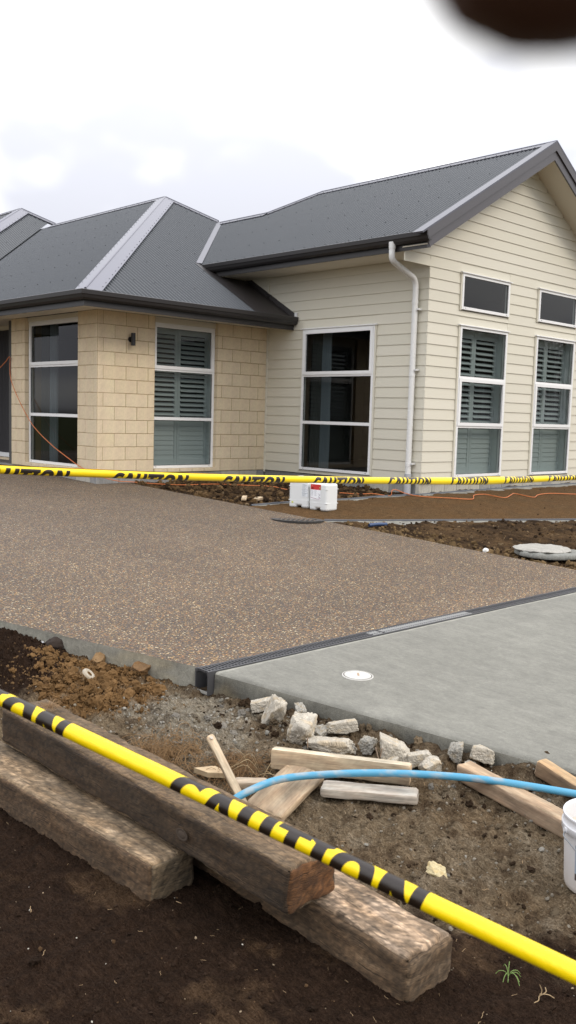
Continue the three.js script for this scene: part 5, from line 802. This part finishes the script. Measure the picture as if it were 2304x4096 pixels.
{ // near: the word starts one gap after u = 0 of this run
  const rows = [[-2000, -3.51, [-10.628, 0.80, 5.003]], [-350, -0.8357, [-10.1446, 0.5064, 6.5673]], [0, -0.2518, [-10.0399, 0.4421, 6.9072]], [300, 0.1662, [-9.9649, 0.3961, 7.1505]], [600, 0.5251, [-9.9005, 0.3566, 7.3593]], [900, 0.8366, [-9.8446, 0.3224, 7.5406]], [1200, 1.1095, [-9.7957, 0.2923, 7.6995]], [1449, 1.3116, [-9.7594, 0.2701, 7.8171]], [1900, 1.6314, [-9.7021, 0.2349, 8.0032]]];
  tape(rows.map(([x, u, p]) => [u - 0.31 + 0.015, p, 0, -1.2, 7.6]), 'yellow caution tape rolled into a cord, crossing the foreground above the sleepers');
  const fr = [[-3.26, [-10.62, 0.802, 5.03]], [-1.8093, [-9.7262, 0.7384, 5.0436]], [-0.7931, [-9.0977, 0.6933, 5.029]], [-0.0657, [-8.6475, 0.6664, 5.0179]], [0.8087, [-8.1061, 0.6375, 5.0044]], [1.8799, [-7.4427, 0.6078, 4.9872]], [3.2225, [-6.6108, 0.5765, 4.9651]], [4.7112, [-5.6881, 0.5493, 4.9399]], [6.6491, [-4.4856, 0.538, 4.9049]], [12.7369, [-0.7076, 0.5136, 4.7937]]];
  const shape = [[-1.9, 5.7], [-1.9, 5.7], [-1.9, 5.7], [-1.9, 5.7], [-1.85, 5.7], [-1.45, 5.6], [-0.7, 5.2], [-0.2, 3.9], [-0.6, 5.2], [-0.6, 5.6]];
  tape(fr.map(([u, p], i) => [u + 0.015, p, 0, ...shape[i]]), 'yellow caution tape stretched level in front of the house and the white jerrycans');
}
// ---------------------------------------------------------------- roots, dry grass and weeds
function tuft(name, label, cat, at, spread, n, len, rad, seed, c, lift = 0.4) {
  const R = rng(seed), gs = []; for (let i = 0; i < n; i++) { const u = at[0] + (R() + R() - 1) * spread[0], w = at[1] + (R() + R() - 1) * spread[1], y = groundY(u, w, false), a = R() * 6.28, L = len * (0.4 + R()), k = lift * L * R(); gs.push(tube([[u, y - 0.004, w], [u + Math.cos(a) * L * 0.35 + (R() - 0.5) * L * 0.3, y + k + 0.006, w + Math.sin(a) * L * 0.35], [u + Math.cos(a + R() - 0.5) * L * 0.7, y + k * 0.8 + 0.01 * R(), w + Math.sin(a + R() - 0.5) * L * 0.7], [u + Math.cos(a) * L, y + 0.012 * R(), w + Math.sin(a) * L]], rad * (0.5 + R()), 8, 4)); }
  const m = solo(name, merged(gs), std(c, 0.95), label, cat); m.userData.kind = 'stuff'; return m;
}
tuft('dry_roots', 'mat of brown fibrous roots beside the top sleeper', 'roots', [-8.25, 4.98], [0.16, 0.22], 420, 0.10, 0.0009, 41, [0.24, 0.145, 0.065], 0.55);
tuft('dry_roots', 'tangle of roots around the leaning batten and the short grey offcut', 'roots', [-8.14, 5.34], [0.16, 0.14], 300, 0.11, 0.0008, 43, [0.20, 0.115, 0.05], 0.4);
tuft('dry_roots', 'single pale straw stalks sticking out left of the long offcut', 'straw', [-8.10, 5.45], [0.05, 0.06], 12, 0.16, 0.001, 44, [0.42, 0.32, 0.18], 0.6);
{ const R = rng(47), gs = []; for (let i = 0; i < 60; i++) { const a = R() * 6.28, L = 0.03 + 0.03 * R(); gs.push(tube([[0, 0, 0], [Math.cos(a) * L * 0.4, L * 0.6 * R(), Math.sin(a) * L * 0.4], [Math.cos(a) * L, L * 0.5 * R(), Math.sin(a) * L]], 0.0009, 6, 4)); } gs.push(tube([[0, 0, 0], [0.004, 0.03, 0], [-0.006, 0.06, 0.004]], 0.0016, 8, 5)); solo('dry_roots', merged(gs), std([0.27, 0.17, 0.085], 0.95), 'small tuft of dry roots sitting on the far end of the top sleeper', 'roots').position.set(-8.77, -0.362, 4.83); }
{ const R = rng(51), gs = []; for (let i = 0; i < 9; i++) { const a = R() * 6.28, L = 0.032 + 0.022 * R(); const q = tube([[0, 0, 0], [Math.cos(a) * L * 0.3, L * 0.45, Math.sin(a) * L * 0.3], [Math.cos(a) * L * 0.8, L * 0.45, Math.sin(a) * L * 0.8], [Math.cos(a) * L * 1.1, L * 0.12, Math.sin(a) * L * 1.1]], 0.0011, 10, 5); q.scale(1, 1, 1); gs.push(q); } const m = solo('weed', merged(gs), std([0.16, 0.24, 0.06], 0.7), 'small green grass seedling on the bare soil right of the sleepers', 'weed'); m.position.set(-8.385, groundY(-8.385, 6.905) + 0.0, 6.905); }
{ const gs = [[[0, 0, 0], [0.01, 0.02, 0.005], [0.0, 0.05, 0.0]], [[0, 0.004, 0], [0.03, 0.012, 0.01], [0.06, 0.008, -0.01]], [[0, 0.003, 0], [-0.03, 0.008, 0.015], [-0.05, 0.006, 0.01]], [[0.004, 0.01, 0], [0.012, 0.02, 0.03], [0.03, 0.006, 0.045]]].map((p) => tube(p, 0.0018, 8, 5)); const m = solo('dry_twig', merged(gs), std([0.34, 0.24, 0.13], 0.9), 'dry branching twig on the dark soil near the right edge', 'twig'); m.scale.setScalar(0.8); m.position.set(-8.40, groundY(-8.40, 7.02), 7.02); }

// ---------------------------------------------------------------- a bare weeping tree across the road, seen mirrored in the gable windows
{
  const g = thing('bare_tree', 'bare weeping willow, seen only as a reflection in the gable windows', 'tree', [18.2, -0.85, 10.4]), R = rng(61), limbs = [], twigs = [];
  const grow = (p, d, L, r, lv) => {
    const q = p.clone().addScaledVector(d, L), mid = p.clone().lerp(q, 0.5).add(V(R() - 0.5, R() - 0.5, R() - 0.5).multiplyScalar(L * 0.12)); limbs.push(tube([p, mid, q], r, 5, lv < 2 ? 8 : 5));
    if (lv === 4) { for (let i = 0; i < 7; i++) { const a = R() * 6.28, l = 1.2 + 1.8 * R(); twigs.push(tube([q, q.clone().add(V(Math.cos(a) * 0.3, 0.1, Math.sin(a) * 0.3)), q.clone().add(V(Math.cos(a) * 0.5, -l * 0.5, Math.sin(a) * 0.5)), q.clone().add(V(Math.cos(a) * 0.55, -l, Math.sin(a) * 0.55))], 0.010, 5, 3)); } return; }
    const n = lv === 0 ? 5 : 3; for (let i = 0; i < n; i++) { const a = R() * 6.28, k = 0.45 + 0.35 * R(); grow(q, d.clone().multiplyScalar(0.8).add(V(Math.cos(a) * k, 0.22 - lv * 0.1, Math.sin(a) * k)).normalize(), L * (0.62 + 0.18 * R()), r * 0.62, lv + 1); }
  };
  grow(V(0, 0, 0), V(0.02, 1, 0.02), 2.0, 0.2, 0); const bark = std([0.07, 0.058, 0.045], 0.95);
  mesh('trunk', limbs[0], bark, g); mesh('branches', merged(limbs.slice(1)), bark, g).userData.kind = 'stuff'; mesh('twigs', merged(twigs), bark, g).userData.kind = 'stuff';
}
// ---------------------------------------------------------------- a hand reaching in from the upper right, its index fingertip close to the lens
{
  const P = (x, y, z) => [x, y, z]; // local: x right, y up, z away from the lens
  const bones = [];
  const chain = (...j) => { for (let i = 0; i + 1 < j.length; i++) bones.push([j[i], j[i + 1]]); };
  chain([0.0143, 0.0334, 0.050, 0.0084], [0.040, 0.0385, 0.0475, 0.0084], [0.0635, 0.046, 0.040, 0.0090], [0.102, 0.050, 0.018, 0.0115]);          // index, extended
  chain([0.068, 0.014, 0.020, 0.0070], [0.062, 0.018, 0.034, 0.0078], [0.078, 0.030, 0.038, 0.0090], [0.108, 0.032, 0.012, 0.0115]);               // middle, bent
  chain([0.080, -0.004, 0.012, 0.0066], [0.070, -0.002, 0.024, 0.0074], [0.084, 0.012, 0.030, 0.0086], [0.113, 0.014, 0.006, 0.0110]);             // ring, bent
  chain([0.092, -0.018, 0.006, 0.0058], [0.082, -0.018, 0.016, 0.0064], [0.094, -0.004, 0.022, 0.0074], [0.119, -0.003, 0.002, 0.0098]);           // little, bent
  chain([0.075, 0.055, -0.010, 0.0088], [0.096, 0.062, -0.018, 0.0100], [0.130, 0.052, -0.026, 0.0140]);                                           // thumb, from the side of the palm
  const wrist = [0.172, 0.020, -0.030, 0.021]; for (const k of [[0.102, 0.050, 0.018, 0.0115], [0.108, 0.032, 0.012, 0.0125], [0.113, 0.014, 0.006, 0.0125], [0.119, -0.003, 0.002, 0.0110]]) bones.push([k, wrist]); bones.push([[0.130, 0.052, -0.026, 0.014], wrist], [wrist, [0.33, -0.02, -0.10, 0.031]]);
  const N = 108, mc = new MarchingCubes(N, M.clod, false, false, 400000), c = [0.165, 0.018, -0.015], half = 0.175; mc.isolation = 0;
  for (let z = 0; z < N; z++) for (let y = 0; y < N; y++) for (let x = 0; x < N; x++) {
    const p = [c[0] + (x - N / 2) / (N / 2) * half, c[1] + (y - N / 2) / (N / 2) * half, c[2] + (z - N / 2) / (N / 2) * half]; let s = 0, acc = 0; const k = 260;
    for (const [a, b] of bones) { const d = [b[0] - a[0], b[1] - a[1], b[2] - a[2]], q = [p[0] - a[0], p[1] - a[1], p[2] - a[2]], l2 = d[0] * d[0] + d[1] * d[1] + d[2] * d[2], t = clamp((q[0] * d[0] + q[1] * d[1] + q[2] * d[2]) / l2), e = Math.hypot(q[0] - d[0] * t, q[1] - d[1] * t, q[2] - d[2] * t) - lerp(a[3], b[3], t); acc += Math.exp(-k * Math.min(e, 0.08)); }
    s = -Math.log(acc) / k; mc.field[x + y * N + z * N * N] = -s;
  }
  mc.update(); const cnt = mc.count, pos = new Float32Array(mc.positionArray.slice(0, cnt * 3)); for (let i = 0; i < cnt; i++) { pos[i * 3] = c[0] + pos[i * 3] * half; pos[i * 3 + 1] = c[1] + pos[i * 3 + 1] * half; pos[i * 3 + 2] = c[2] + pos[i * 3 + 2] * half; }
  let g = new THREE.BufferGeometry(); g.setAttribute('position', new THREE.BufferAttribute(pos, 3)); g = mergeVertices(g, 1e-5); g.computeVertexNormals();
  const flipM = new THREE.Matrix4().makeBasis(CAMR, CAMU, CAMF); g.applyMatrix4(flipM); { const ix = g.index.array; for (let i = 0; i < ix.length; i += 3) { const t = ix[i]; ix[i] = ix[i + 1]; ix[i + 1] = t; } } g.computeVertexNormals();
  const h = solo('hand', g, std([0.095, 0.045, 0.028], 0.6), 'dark blurred fingertip of a hand reaching across the top right corner', 'hand'); h.position.copy(CAM);  // skin base colour darkened, standing in for the shade on a backlit finger
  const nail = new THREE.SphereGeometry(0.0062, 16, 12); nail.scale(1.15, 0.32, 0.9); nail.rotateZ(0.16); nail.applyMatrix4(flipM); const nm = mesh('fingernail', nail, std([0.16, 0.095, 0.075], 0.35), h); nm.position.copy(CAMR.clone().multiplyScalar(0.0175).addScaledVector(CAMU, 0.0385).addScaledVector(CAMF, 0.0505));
}
renderer.render(scene, camera);
